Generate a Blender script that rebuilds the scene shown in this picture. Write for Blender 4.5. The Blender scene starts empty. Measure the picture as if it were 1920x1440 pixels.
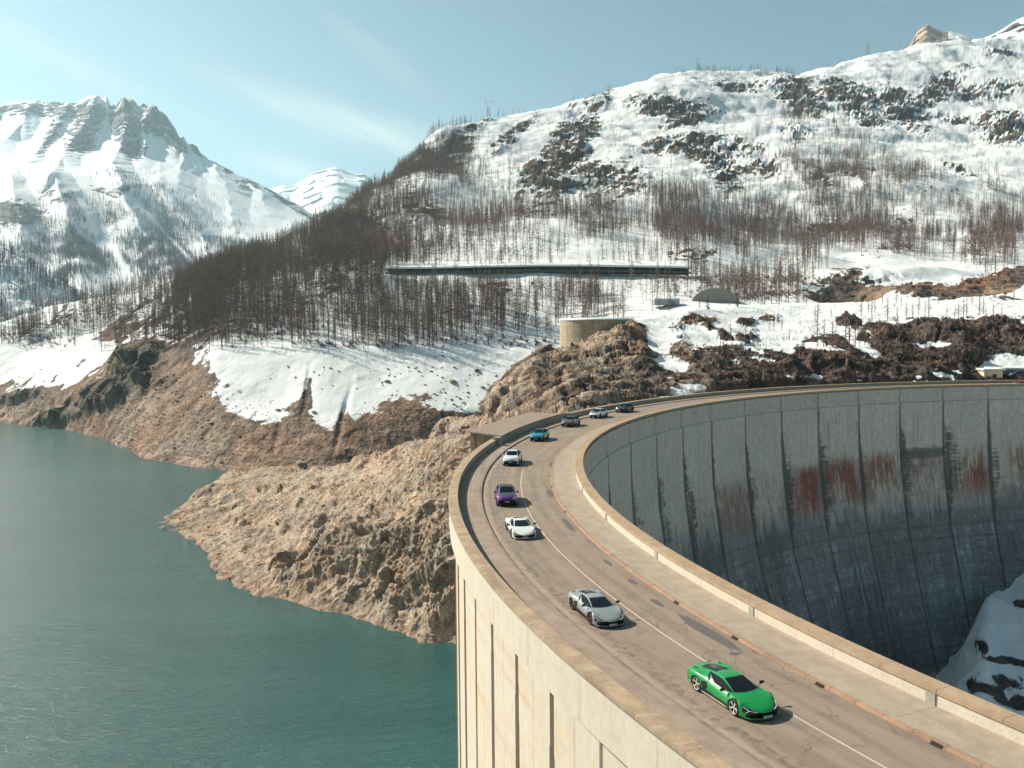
import bpy, math, random
import numpy as np
from mathutils import Matrix, Vector
R = math.radians
sc = bpy.context.scene
COL = sc.collection
rng = np.random.default_rng(7)
random.seed(7)

# ------------------------------------------------------------------ camera
F, PITCH, ROLL, H = 1651.41, 0.06835, -0.00792, 16.958      # focal length in px of a 1920 px wide frame
cd = bpy.data.cameras.new("camera"); cam = bpy.data.objects.new("camera", cd); COL.objects.link(cam)
cd.sensor_width = 36; cd.lens = 36 * F / 1920; cd.clip_start = 0.5; cd.clip_end = 40000
cam.matrix_world = Matrix.Translation((0, 0, H)) @ Matrix.Rotation(R(90) - PITCH, 4, 'X') @ Matrix.Rotation(ROLL, 4, 'Z')
sc.camera = cam

# ------------------------------------------------------------------ light
SUN_EL, SUN_AZ = 36.8, 62.0            # azimuth measured from +Y towards -X
sunv = Vector((-math.sin(R(SUN_AZ)) * math.cos(R(SUN_EL)), math.cos(R(SUN_AZ)) * math.cos(R(SUN_EL)), math.sin(R(SUN_EL))))
w = bpy.data.worlds.new("World"); sc.world = w; w.use_nodes = True
wn, wl = w.node_tree.nodes, w.node_tree.links
wn.clear()
wo = wn.new('ShaderNodeOutputWorld'); bg = wn.new('ShaderNodeBackground'); sky = wn.new('ShaderNodeTexSky')
sky.sky_type = 'NISHITA'; sky.sun_disc = False
sky.sun_elevation = R(SUN_EL); sky.sun_rotation = R(-SUN_AZ); sky.altitude = 1800; sky.air_density = 1.0; sky.dust_density = 2.0; sky.ozone_density = 1.6
bg.inputs['Strength'].default_value = 0.056
# thin cirrus laid out in sky directions
tc = wn.new('ShaderNodeTexCoord'); sep = wn.new('ShaderNodeSeparateXYZ'); wl.new(tc.outputs['Generated'], sep.inputs[0])
def wmath(op, a, b=None, c=None, clamp=False):
    n = wn.new('ShaderNodeMath'); n.operation = op; n.use_clamp = clamp
    for i, v in enumerate((a, b, c)):
        if v is None: continue
        if isinstance(v, (int, float)): n.inputs[i].default_value = v
        else: wl.new(v, n.inputs[i])
    return n.outputs[0]
az = wmath('ARCTAN2', sep.outputs[0], sep.outputs[1]); el = wmath('ARCSINE', sep.outputs[2])
def streak(a0, e0, slope, la, le, amp):      # soft elongated wisp around one direction
    da = wmath('SUBTRACT', az, a0); de = wmath('SUBTRACT', wmath('SUBTRACT', el, e0), wmath('MULTIPLY', da, slope))
    q = wmath('ADD', wmath('POWER', wmath('ABSOLUTE', wmath('DIVIDE', da, la)), 2.0), wmath('POWER', wmath('ABSOLUTE', wmath('DIVIDE', de, le)), 2.0))
    return wmath('MULTIPLY', wmath('EXPONENT', wmath('MULTIPLY', q, -1.0)), amp)
cmb = wn.new('ShaderNodeCombineXYZ'); wl.new(wmath('ADD', az, wmath('MULTIPLY', el, .5)), cmb.inputs[0]); wl.new(wmath('MULTIPLY', wmath('ADD', el, wmath('MULTIPLY', az, .42)), 5.0), cmb.inputs[1])
cn = wn.new('ShaderNodeTexNoise'); cn.inputs['Scale'].default_value = 9; cn.inputs['Detail'].default_value = 6; cn.inputs['Roughness'].default_value = .55
wl.new(cmb.outputs[0], cn.inputs['Vector'])
cl = None
for args in ((-.20, .222, -.30, .12, .018, .60), (-.10, .195, -.25, .08, .02, .45), (-.46, .26, -.38, .13, .016, .30), (-.15, .29, -.6, .05, .015, .22), (-.23, .165, -.15, .07, .012, .6), (.54, .40, .5, .10, .02, .25)):
    s_ = streak(*args); cl = s_ if cl is None else wmath('ADD', cl, s_)
cl = wmath('MULTIPLY', cl, wmath('MULTIPLY_ADD', cn.outputs['Fac'], 2.6, -.55, True), clamp=True)
cl = wmath('ADD', cl, wmath('MULTIPLY', wmath('SUBTRACT', cn.outputs['Fac'], .5), .10), clamp=True)
tint = wn.new('ShaderNodeMix'); tint.data_type = 'RGBA'; tint.blend_type = 'MULTIPLY'; tint.inputs[0].default_value = 1
wl.new(sky.outputs[0], tint.inputs[6]); tint.inputs[7].default_value = (.96, 1.12, .90, 1)
mixc = wn.new('ShaderNodeMix'); mixc.data_type = 'RGBA'; wl.new(cl, mixc.inputs[0]); wl.new(tint.outputs[2], mixc.inputs[6]); mixc.inputs[7].default_value = (8.0, 8.6, 8.0, 1)
wl.new(mixc.outputs[2], bg.inputs['Color']); wl.new(bg.outputs[0], wo.inputs[0])
sd = bpy.data.lights.new("sun", 'SUN'); sun = bpy.data.objects.new("sun", sd); COL.objects.link(sun)
sd.energy = 4.8; sd.angle = R(.5); sd.color = (1.0, .92, .80)
sun.matrix_world = sunv.to_track_quat('Z', 'Y').to_matrix().to_4x4()
sc.view_settings.view_transform = 'Standard'; sc.view_settings.look = 'None'; sc.view_settings.exposure = 0.80; sc.view_settings.gamma = 1
sc.cycles.max_bounces = 6; sc.cycles.diffuse_bounces = 3; sc.cycles.glossy_bounces = 3; sc.cycles.volume_bounces = 1
sc.cycles.use_denoising = True

# ------------------------------------------------------------------ helpers
def tag(o, label=None, cat=None, group=None, kind=None):
    if label: o['label'] = label
    if cat: o['category'] = cat
    if group: o['group'] = group
    if kind: o['kind'] = kind
    return o
def empty(name, loc=(0, 0, 0), rz=0):
    o = bpy.data.objects.new(name, None); COL.objects.link(o); o.location = loc; o.rotation_euler = (0, 0, rz); o.empty_display_size = .3
    return o
def make_mesh(name, V, Fc, smooth=False):
    me = bpy.data.meshes.new(name)
    V = np.asarray(V, np.float32)
    if isinstance(Fc, np.ndarray):
        nf, k = Fc.shape
        me.vertices.add(len(V)); me.vertices.foreach_set('co', V.ravel())
        me.loops.add(nf * k); me.loops.foreach_set('vertex_index', Fc.astype(np.int32).ravel())
        me.polygons.add(nf); me.polygons.foreach_set('loop_start', np.arange(0, nf * k, k, dtype=np.int32))
        me.polygons.foreach_set('loop_total', np.full(nf, k, np.int32))
        me.update(calc_edges=True)
    else:
        me.from_pydata([tuple(map(float, v)) for v in V], [], Fc); me.update()
    me.polygons.foreach_set('use_smooth', np.full(len(me.polygons), bool(smooth)))
    return me
def obj(name, me, mat=None, parent=None):
    o = bpy.data.objects.new(name, me); COL.objects.link(o)
    if mat is not None:
        me.materials.clear(); me.materials.append(mat)
    if parent is not None: o.parent = parent
    return o
class MB:
    def __init__(s): s.v = []; s.f = []
    def add(s, V, Fc):
        n = len(s.v); s.v += [tuple(map(float, v)) for v in V]; s.f += [tuple(i + n for i in f) for f in Fc]; return s
    def box(s, c, d, rz=0, M=None):
        V = [(x * d[0] / 2, y * d[1] / 2, z * d[2] / 2) for x in (-1, 1) for y in (-1, 1) for z in (-1, 1)]
        m = (M if M is not None else Matrix.Rotation(rz, 3, 'Z'))
        V = [tuple(m @ Vector(v) + Vector(c)) for v in V]
        return s.add(V, [(0, 1, 3, 2), (4, 6, 7, 5), (0, 4, 5, 1), (2, 3, 7, 6), (0, 2, 6, 4), (1, 5, 7, 3)])
    def bar(s, a, b, r, n=4, r2=None):
        a = Vector(a); b = Vector(b); d = (b - a); q = d.to_track_quat('Z', 'Y'); r2 = r if r2 is None else r2
        V = []
        for p, rr in ((a, r), (b, r2)):
            for k in range(n):
                t = 2 * math.pi * k / n + .785; V.append(tuple(p + q @ Vector((rr * math.cos(t), rr * math.sin(t), 0))))
        Fc = [(k, (k + 1) % n, n + (k + 1) % n, n + k) for k in range(n)] + [tuple(range(n - 1, -1, -1)), tuple(range(n, 2 * n))]
        return s.add(V, Fc)
    def build(s, name, mat, parent=None, smooth=False): return obj(name, make_mesh(name, s.v, s.f, smooth), mat, parent)

def grid_faces(nr, nc, flip=False):
    i = np.arange(nr - 1)[:, None] * nc + np.arange(nc - 1)[None, :]
    q = np.stack([i, i + 1, i + nc + 1, i + nc], -1).reshape(-1, 4)
    return q[:, ::-1].copy() if flip else q

def _hash(ix, iy, iz, seed):
    h = (ix * 374761393 + iy * 668265263 + iz * 2147483647 + seed * 1274126177) & 0xffffffff
    h = ((h ^ (h >> 13)) * 1274126177) & 0xffffffff
    return ((h ^ (h >> 16)) & 0xffff).astype(np.float32) / 65535.0
def vnoise(P, seed=0):
    Pi = np.floor(P).astype(np.int64); f = (P - Pi).astype(np.float32); f = f * f * f * (f * (f * 6 - 15) + 10)
    ix, iy, iz = Pi[..., 0], Pi[..., 1], Pi[..., 2]; fx, fy, fz = f[..., 0], f[..., 1], f[..., 2]
    def c(a, b, d): return _hash(ix + a, iy + b, iz + d, seed)
    x00 = c(0, 0, 0) * (1 - fx) + c(1, 0, 0) * fx; x10 = c(0, 1, 0) * (1 - fx) + c(1, 1, 0) * fx
    x01 = c(0, 0, 1) * (1 - fx) + c(1, 0, 1) * fx; x11 = c(0, 1, 1) * (1 - fx) + c(1, 1, 1) * fx
    return ((x00 * (1 - fy) + x10 * fy) * (1 - fz) + (x01 * (1 - fy) + x11 * fy) * fz) * 2 - 1
_rot = np.array([[.00, .80, .60], [-.80, .36, -.48], [-.60, -.48, .64]])
def fbm(P, octs=5, lac=2.03, gain=.5, seed=0, ridged=False):
    P = np.asarray(P, np.float64); out = 0; a = 1; tot = 0
    for o in range(octs):
        n = vnoise(P, seed + o)
        if ridged: n = 1 - 2 * np.abs(n)
        out = out + a * n; tot += a; a *= gain; P = (P @ _rot.T) * lac + 17.3
    return out / tot

def facet(P, seed=0):
    """broken-rock noise: every cell is its own tilted plane"""
    P = np.asarray(P, np.float32); Pi = np.floor(P).astype(np.int64); best = np.full(P.shape[:-1], 1e9, np.float32); out = np.zeros(P.shape[:-1], np.float32)
    for a in (-1, 0, 1):
        for b in (-1, 0, 1):
            for c in (-1, 0, 1):
                i, j, k = Pi[..., 0] + a, Pi[..., 1] + b, Pi[..., 2] + c
                h = [_hash(i, j, k, seed + q) for q in range(3)]
                d = [P[..., 0] - i - h[0], P[..., 1] - j - h[1], P[..., 2] - k - h[2]]
                r2 = d[0] ** 2 + d[1] ** 2 + d[2] ** 2; m = r2 < best; best = np.where(m, r2, best)
                v = (h[0] + h[1] * 3.7) % 1 - .5 + ((h[1] * 7.3) % 1 - .5) * 1.6 * d[0] + ((h[2] * 5.9) % 1 - .5) * 1.6 * d[1] + ((h[0] * 9.1) % 1 - .5) * 1.6 * d[2]
                out = np.where(m, v, out)
    return out * 2
# pixel of the 1920 x 1440 photograph + forward depth -> point of the valley (used once, to survey the terrain)
cp, sp_, cr, sr = math.cos(PITCH), math.sin(PITCH), math.cos(ROLL), math.sin(ROLL)
def at(px, py, d):
    x = (np.asarray(px, float) - 960) / F; y = -(np.asarray(py, float) - 720) / F
    x, y = cr * x - sr * y, sr * x + cr * y
    Y = cp + y * sp_; Z = -sp_ + y * cp; t = d / Y
    return np.stack(np.broadcast_arrays(x * t, np.asarray(d, float) * np.ones_like(t), H + Z * t), -1)
def depth_at_z(px, py, z):
    P = at(px, py, 100.0); return 100 * (z - H) / (P[..., 2] - H)
def proj(P):
    X, Y, Z = P[..., 0], P[..., 1], P[..., 2] - H
    d = Y * cp - Z * sp_; v = Y * sp_ + Z * cp; x = X / d; y = v / d
    x, y = cr * x + sr * y, -sr * x + cr * y
    return 960 + F * x, 720 - F * y

# ------------------------------------------------------------------ materials
def new_mat(name):
    m = bpy.data.materials.new(name); m.use_nodes = True; nt = m.node_tree; nt.nodes.clear()
    out = nt.nodes.new('ShaderNodeOutputMaterial'); b = nt.nodes.new('ShaderNodeBsdfPrincipled'); nt.links.new(b.outputs[0], out.inputs[0])
    return m, nt, b
class NT:
    def __init__(s, nt): s.nt = nt
    def n(s, t, **k):
        n = s.nt.nodes.new(t)
        for a, v in k.items(): setattr(n, a, v)
        return n
    def l(s, a, b): s.nt.links.new(a, b)
    def m(s, op, a, b=None, c=None, clamp=False):
        n = s.n('ShaderNodeMath', operation=op, use_clamp=clamp)
        for i, v in enumerate((a, b, c)):
            if v is None: continue
            if isinstance(v, (int, float)): n.inputs[i].default_value = v
            else: s.l(v, n.inputs[i])
        return n.outputs[0]
    def noise(s, vec, scale, detail=5, rough=.55, out='Fac'):
        n = s.n('ShaderNodeTexNoise'); n.inputs['Scale'].default_value = scale; n.inputs['Detail'].default_value = detail; n.inputs['Roughness'].default_value = rough
        if vec is not None: s.l(vec, n.inputs['Vector'])
        return n.outputs[out]
    def mix(s, fac, a, b, blend='MIX'):
        n = s.n('ShaderNodeMix', data_type='RGBA', blend_type=blend)
        for i, v in ((0, fac), (6, a), (7, b)):
            if isinstance(v, (int, float)): n.inputs[i].default_value = v
            elif isinstance(v, tuple): n.inputs[i].default_value = (*v, 1)
            else: s.l(v, n.inputs[i])
        return n.outputs[2]
    def rng(s, v, a, b, c=0, d=1, smooth=True):
        n = s.n('ShaderNodeMapRange', interpolation_type='SMOOTHSTEP' if smooth else 'LINEAR')
        s.l(v, n.inputs[0])
        for i, x in enumerate((a, b, c, d)): n.inputs[i + 1].default_value = x
        return n.outputs[0]
    def map(s, vec, scale):
        n = s.n('ShaderNodeMapping'); s.l(vec, n.inputs[0]); n.inputs['Scale'].default_value = scale; return n.outputs[0]
    def obj(s): return s.n('ShaderNodeTexCoord').outputs['Object']
    def bump(s, h, strength, dist):
        n = s.n('ShaderNodeBump'); n.inputs['Strength'].default_value = strength; n.inputs['Distance'].default_value = dist; s.l(h, n.inputs['Height']); return n.outputs[0]
def plain(name, col, rough=.6, metal=0, var=.12, scale=3, coat=0, spec=.5, bump=0):
    m, nt, b = new_mat(name); T = NT(nt)
    v = T.noise(T.obj(), scale, 4)
    c = T.mix(T.m('MULTIPLY', v, 1.0), tuple(x * (1 - var) for x in col), tuple(min(1, x * (1 + var)) for x in col)); T.l(c, b.inputs['Base Color'])
    b.inputs['Roughness'].default_value = rough; b.inputs['Metallic'].default_value = metal
    b.inputs['Coat Weight'].default_value = coat; b.inputs['Coat Roughness'].default_value = .05; b.inputs['Specular IOR Level'].default_value = spec
    if bump: T.l(T.bump(v, .5, bump), b.inputs['Normal'])
    return m
def terrain_mat(name, fine, snowcol=(.80, .80, .78), kn=.30, kz=.55, rockvar=.5, bumpd=1.0, strata=False):
    """ground: attribute 'col' is the bare ground's own colour, attribute 'snow' how likely snow lies; slope and noise decide the edge"""
    m, nt, b = new_mat(name); T = NT(nt); o = T.obj()
    a = T.n('ShaderNodeAttribute', attribute_name='snow'); c = T.n('ShaderNodeAttribute', attribute_name='col')
    geo = T.n('ShaderNodeNewGeometry'); sx = T.n('ShaderNodeSeparateXYZ'); T.l(geo.outputs['Normal'], sx.inputs[0])
    n1 = T.noise(o, fine, 7, .62); n2 = T.noise(o, fine * 4.3, 4, .6); n3 = T.noise(o, fine * .22, 4, .5)
    val = T.m('ADD', a.outputs['Fac'], T.m('MULTIPLY', T.m('SUBTRACT', n1, .5), kn * 2))
    val = T.m('ADD', val, T.m('MULTIPLY', T.m('SUBTRACT', n2, .5), kn * .8))
    val = T.m('ADD', val, T.m('MULTIPLY', T.m('SUBTRACT', sx.outputs[2], .80), kz))
    fac = T.rng(val, .47, .55)
    dark = T.mix(T.rng(n1, .32, .66), (1 - rockvar,) * 3, (1 + rockvar * .75,) * 3)
    rock = T.mix(1.0, c.outputs['Color'], dark, 'MULTIPLY')
    rock = T.mix(1.0, rock, T.mix(T.rng(n2, .35, .65), (.72, .72, .74), (1.22, 1.18, 1.12)), 'MULTIPLY')
    rock = T.mix(T.rng(n3, .38, .62, 0, .5), rock, T.mix(1.0, rock, (1.18, .94, .78), 'MULTIPLY'))
    if strata:
        w_ = T.n('ShaderNodeTexWave', wave_type='BANDS', bands_direction='Z'); w_.inputs['Scale'].default_value = .19; w_.inputs['Distortion'].default_value = 2.2; w_.inputs['Detail'].default_value = 3; w_.inputs['Detail Scale'].default_value = .6
        T.l(o, w_.inputs[0]); rock = T.mix(T.m('MULTIPLY', T.m('SUBTRACT', 1.0, w_.outputs['Fac']), T.rng(T.noise(o, .045, 4), .40, .62, .12, .60)), rock, T.mix(1.0, rock, (.55, .52, .5), 'MULTIPLY'))
    snow = T.mix(T.rng(n3, .3, .7), snowcol, tuple(x * .93 for x in snowcol))
    T.l(T.mix(fac, rock, snow), b.inputs['Base Color']); b.inputs['Roughness'].default_value = .85; b.inputs['Specular IOR Level'].default_value = .15
    hgt = T.m('MULTIPLY', T.m('ADD', n1, T.m('MULTIPLY', n2, .35)), T.m('SUBTRACT', 1.15, fac))
    T.l(T.bump(hgt, .9, bumpd), b.inputs['Normal'])
    return m

# ------------------------------------------------------------------ terrain
def knots(pts, px):
    pts = sorted(pts); x = [p[0] for p in pts]; return np.interp(px, x, [p[1] for p in pts])
def smooth1(a, k):
    if k < 1: return a
    t = np.arange(-3 * k, 3 * k + 1); g = np.exp(-.5 * (t / k) ** 2); g /= g.sum()
    return np.convolve(np.pad(a, 3 * k, mode='edge'), g, 'valid')
def blobs(PX, PY, L):
    out = np.zeros_like(PX)
    for b in L:
        cx, cy, rx, ry, ang, val = b; a = R(ang); dx, dy = PX - cx, PY - cy
        u = (dx * math.cos(a) + dy * math.sin(a)) / rx; v = (-dx * math.sin(a) + dy * math.cos(a)) / ry
        g = np.exp(-(u * u + v * v) ** 1.5) * val
        out = np.where(np.abs(g) > np.abs(out), g, out)
    return out
def sheet(px, rows, counts, sm=0, vs=0):
    """rows: list of (y knots, d knots); counts: rows between them; returns grid of points"""
    lines = []
    for yk, dk in rows:
        y = smooth1(knots(yk, px), sm); d = smooth1(dk if isinstance(dk, np.ndarray) else knots(dk, px), sm)
        lines.append(at(px, y, d))
    G = []
    for k, n in enumerate(counts):
        t = (np.arange(n) / n)[:, None, None]; G.append(lines[k][None] * (1 - t) + lines[k + 1][None] * t)
    G.append(lines[-1][None]); G = np.concatenate(G)
    if vs:
        t = np.arange(-3 * vs, 3 * vs + 1); g = np.exp(-.5 * (t / vs) ** 2); g /= g.sum()
        Pd = np.pad(G, ((3 * vs, 3 * vs), (0, 0), (0, 0)), mode='edge'); S = sum(g[i] * Pd[i:i + len(G)] for i in range(len(t)))
        S[0], S[-1] = G[0], G[-1]; G = S
    return G
def normals(G):
    a = np.gradient(G, axis=1); b = np.gradient(G, axis=0); n = np.cross(a, b); n /= np.linalg.norm(n, axis=-1, keepdims=True) + 1e-9
    return np.where(n[..., 2:3] < 0, -n, n)
def build_sheet(name, G, snow, col, mat, kind='structure'):
    nr, nc = G.shape[:2]; me = make_mesh(name, G.reshape(-1, 3), grid_faces(nr, nc), True)
    at_ = me.attributes.new('snow', 'FLOAT', 'POINT'); at_.data.foreach_set('value', snow.astype(np.float32).ravel())
    ca = me.attributes.new('col', 'FLOAT_COLOR', 'POINT'); c4 = np.ones((nr * nc, 4), np.float32); c4[:, :3] = col.reshape(-1, 3); ca.data.foreach_set('color', c4.ravel())
    o = obj(name, me, mat); tag(o, kind=kind); return o
def mixc3(a, b, t): return a * (1 - t[..., None]) + np.array(b) * t[..., None]
def sstep(x, a, b):
    t = np.clip((x - a) / (b - a), 0, 1); return t * t * (3 - 2 * t)

ROCKROT = np.array([[.86, .36, -.36], [-.5, .72, -.48], [.09, .59, .80]])
TAN, EARTH, DARK, DIRT = (.37, .295, .225), (.27, .192, .138), (.092, .080, .070), (.17, .125, .09)

# --- the hillside across the lake, wood, gallery road and snow mountain ------------------
pxA = np.arange(-260, 2200, 1.75)
shore_y = [(-260, 778), (0, 795), (60, 800), (130, 808), (200, 826), (232, 838), (228, 848), (262, 862), (340, 875), (440, 885), (560, 892), (640, 888), (900, 872), (2200, 850)]
ysh = smooth1(knots(shore_y, pxA), 3); dsh = depth_at_z(pxA, ysh, -50.5)
dR3 = [(-260, 760), (0, 720), (200, 630), (330, 560), (400, 512), (600, 482), (800, 478), (1000, 474), (1150, 480), (1300, 470), (1600, 480), (2200, 520)]
ridge_y = [(-260, 640), (0, 610), (60, 590), (130, 580), (200, 560), (260, 548), (330, 528), (400, 510), (480, 480), (560, 450), (640, 415), (700, 375), (740, 335), (800, 276), (850, 238), (930, 216), (1000, 202), (1085, 186), (1150, 166), (1230, 136), (1290, 127), (1450, 133), (1500, 136), (1540, 122), (1580, 107), (1650, 88), (1720, 77), (1800, 70), (1860, 62), (1920, 58), (2200, 30)]
ridge_d = [(-260, 820), (200, 780), (330, 770), (400, 790), (560, 920), (700, 1080), (800, 1280), (1000, 1560), (1300, 1850), (1500, 1950), (1920, 2300), (2200, 2400)]
def frac(y0, k):    # row at a fraction of the way from gallery row to ridge, for the left part
    return y0
rowsA = [
    ([(p, y) for p, y in zip(pxA, ysh + 26)], dsh - 12),
    ([(p, y) for p, y in zip(pxA, ysh)], dsh),
    ([(-260, 715), (0, 715), (200, 722), (330, 730), (400, 745), (600, 770), (800, 770), (950, 765), (2200, 760)], [(-260, 690), (0, 665), (200, 562), (330, 505), (400, 470), (600, 438), (800, 430), (2200, 430)]),
    ([(-260, 665), (0, 660), (200, 640), (330, 640), (400, 650), (600, 657), (800, 655), (1050, 652), (1150, 600), (1300, 577), (1600, 575), (2200, 570)], dR3 and [(-260, 745), (0, 712), (200, 640), (330, 565), (400, 512), (600, 482), (800, 478), (1000, 474), (1150, 480), (1300, 470), (1600, 480), (2200, 520)]),
    ([(-260, 650), (0, 622), (200, 578), (330, 545), (450, 530), (600, 516), (720, 512), (1000, 507), (1290, 512), (1450, 530), (1600, 520), (1900, 512), (2200, 505)], [(-260, 775), (200, 735), (330, 700), (450, 640), (600, 612), (720, 602), (1290, 602), (1600, 610), (2200, 640)]),
    ([(-260, 645), (0, 616), (200, 568), (330, 538), (450, 505), (560, 482), (640, 455), (720, 440), (800, 425), (1000, 408), (1300, 420), (1500, 440), (1700, 440), (2200, 430)], [(-260, 790), (200, 755), (330, 735), (450, 735), (560, 760), (700, 820), (1000, 850), (2200, 870)]),
    ([(-260, 643), (0, 613), (200, 564), (330, 533), (450, 498), (560, 465), (640, 435), (720, 385), (800, 352), (900, 345), (1000, 330), (1200, 330), (1500, 320), (1700, 330), (2200, 310)], [(-260, 805), (200, 770), (330, 752), (450, 790), (560, 850), (700, 960), (1000, 1080), (2200, 1150)]),
    ([(-260, 641), (0, 611), (200, 562), (330, 530), (450, 494), (560, 456), (640, 423), (720, 362), (800, 305), (900, 268), (1000, 250), (1200, 240), (1350, 235), (1500, 222), (1700, 225), (2200, 190)], [(-260, 812), (200, 776), (330, 763), (450, 815), (560, 890), (700, 1030), (850, 1250), (1000, 1290), (1500, 1480), (2200, 1700)]),
    (ridge_y, ridge_d),
    ([(p, y + 70) for p, y in ridge_y], [(p, d + 420) for p, d in ridge_d]),
]
A = sheet(pxA, rowsA, [6, 66, 64, 86, 48, 60, 52, 66, 22], sm=5, vs=4)
PX, PY = proj(A)
relief = sstep(PY, 900, 600)
rock = blobs(PX, PY, [
    # dark cliff bands of the snow mountain
    (1060, 290, 100, 38, -62, 1), (1110, 330, 60, 34, 10, .95), (1010, 320, 60, 26, -50, .9), (1180, 340, 40, 40, 0, .7), (1120, 190, 26, 18, -30, .8), (1240, 200, 62, 17, 4, 1), (1290, 225, 55, 15, -18, .9),
    (1310, 272, 110, 15, 0, .9), (1350, 300, 50, 34, 60, .8), (1440, 300, 50, 16, 0, .6), (1500, 178, 60, 24, 28, .95), (1390, 160, 55, 12, 0, .8), (1600, 176, 90, 24, 10, 1), (1690, 200, 60, 30, 35, 1), (1760, 160, 60, 20, -35, .9),
    (1620, 215, 50, 20, 25, .9), (1850, 165, 70, 16, -5, .7), (1885, 232, 55, 28, 5, .95), (1780, 215, 60, 9, 5, .6), (1880, 95, 30, 9, 0, .6), (1830, 60, 40, 5, 10, .4),
    (960, 250, 55, 10, -35, .75), (900, 235, 40, 7, -30, .45), (850, 290, 40, 22, -45, .7), (790, 400, 46, 26, 0, .55), (830, 310, 30, 16, -45, .5), (1000, 390, 40, 16, 0, .55), (1600, 325, 60, 12, 0, .5), (1540, 330, 40, 14, 40, .5), (1590, 420, 90, 14, 0, .5), (1800, 320, 40, 9, 25, .6), (1490, 250, 30, 20, 0, .6),
    (960, 478, 26, 10, 0, .5), (1290, 480, 60, 12, 0, .5), (930, 545, 34, 12, 0, .7), (700, 470, 120, 60, -25, .35),
    # bare ground round the quarry
    (1600, 535, 75, 20, -4, 1), (1730, 540, 90, 12, 4, .95), (1850, 530, 95, 20, -14, 1), (1670, 502, 110, 6, 0, .75), (1500, 535, 50, 10, 0, .6), (1900, 560, 80, 8, 0, .6),
    # left shore: crag above the lake
    (262, 690, 60, 42, -35, 1), (220, 735, 110, 22, -30, .9), (300, 600, 60, 10, -40, .6), (240, 590, 80, 9, -38, .6), (330, 560, 30, 14, -50, .7), (110, 770, 60, 16, -20, .8), (340, 655, 26, 16, -40, .7), (360, 615, 60, 26, 0, .45)])
# snow line above the drawn-down shore
line = knots([(-260, 700), (0, 715), (60, 722), (130, 730), (190, 690), (240, 640), (330, 640), (360, 690), (420, 735), (470, 752), (520, 770), (560, 745), (600, 785), (660, 765), (760, 745), (850, 760), (905, 765), (950, 700), (2200, 700)], PX)
wob = fbm(A / 26.0, 4, seed=3)
wob2 = fbm(A / 7.0, 4, seed=4); lst = fbm(np.stack([(PX * .79 - PY * .61) / 70.0, (PY * .79 + PX * .61) / 9.0, 0 * PX], -1), 4, seed=6) * sstep(PX, 400, 300) * 2.2
snow = .5 + sstep(line - PY + 26 * wob + 38 * wob2 + 26 * lst, -52, 52) * .62 - .36
snow = np.where(PY < 640, np.maximum(snow, .78) - .5 * np.clip(lst, 0, 1) * (PY > 560), snow)
bare = sstep(PY, line - 12, line + 22)
fine_r = fbm(A * np.array([1, 1, 1.3]) / 9.0, 5, seed=131, ridged=True, gain=.6); dg = fbm(np.stack([(PX * .9 - PY * .45) / 34.0, (PY * .9 + PX * .45) / 5.5, 0 * PX], -1), 5, seed=132, gain=.6) * 1.7
mid_r = fbm(A / 30.0, 4, seed=134); rock2 = np.clip(rock, 0, 1) ** .62; snow = snow + .08 - rock2 * (.34 + .52 * fine_r + .44 * dg + .34 * mid_r)
snow -= .30 * sstep(fine_r + .4 * mid_r, .35, .75) * (PY < 640) * sstep(fbm(A / 80.0, 4, seed=133), -.25, .3)
snow -= .75 * blobs(PX, PY, [(1600, 535, 75, 18, -4, 1), (1730, 543, 90, 10, 4, .9), (1860, 530, 90, 18, -14, 1), (1670, 502, 110, 5, 0, .6)])
snow += blobs(PX, PY, [(480, 770, 70, 24, 20, .30), (880, 775, 50, 16, 0, .22), (615, 790, 22, 26, 0, .30), (700, 800, 40, 12, 0, .16), (790, 790, 50, 12, 0, .14), (572, 745, 8, 40, 10, -.5), (150, 690, 90, 12, -25, .12), (1690, 520, 110, 9, -3, .9), (1560, 512, 30, 5, -20, .5)])
forest_floor = blobs(PX, PY, [(560, 560, 230, 90, -12, 1), (800, 580, 220, 66, 0, .9), (1100, 545, 200, 40, 0, .8), (640, 470, 130, 44, -35, .9), (1600, 420, 260, 60, 8, .9), (1400, 430, 560, 60, 0, .9), (1350, 440, 200, 50, 0, .8), (770, 350, 60, 50, -50, .9)])
snow -= .27 * np.clip(forest_floor * 1.3, 0, 1) * sstep(wob2 + .3 * wob, -.5, .4)  # thinner snow under the wood: bare floor plus tree shade painted in
big = fbm(A / 150.0, 4, seed=11); med = fbm(A / 38.0, 5, seed=21); rid = fbm(A * np.array([1, 1, .6]) / 24.0, 6, seed=31, ridged=True, gain=.58)
n = normals(A); far = sstep(A[..., 1], 470, 1200)
mask_up = sstep(A[..., 1], 400, 470)[..., None] * .9 + .1
fa = facet(A * np.array([1, 1, .7]) / 26.0, 140); fb = facet(A * np.array([1, 1, .7]) / 9.0, 150)
cragL = blobs(PX, PY, [(262, 690, 52, 44, -38, 1), (215, 735, 70, 22, -28, .8), (110, 782, 50, 12, -12, .8), (40, 740, 40, 10, -20, .5)]).clip(0, 1)
dis = (big * (3 + 18 * far) + med * (2.2 + 3.0 * far)) * (1 - .7 * bare) * mask_up[..., 0] + rid * (1.0 + 1.2 * far) * (.06 + rock) * 1.5 + (fa * (1.2 + 2.6 * far) + fb * (.8 + 1.0 * far)) * (.03 + rock) + cragL * (6 + fa * 3.5 + rid * 3.0 + fb * 1.2) + bare * (med * 1.0 + rid * .3 + fb * .25)
quarry = blobs(PX, PY, [(1590, 545, 62, 14, -3, 1)]) - blobs(PX, PY, [(1690, 516, 130, 8, -3, .7)])
A = A + n * dis[..., None]; A[..., 2] -= quarry * 10
edge = sstep(A[..., 2], -51.5, -47); 
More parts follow.
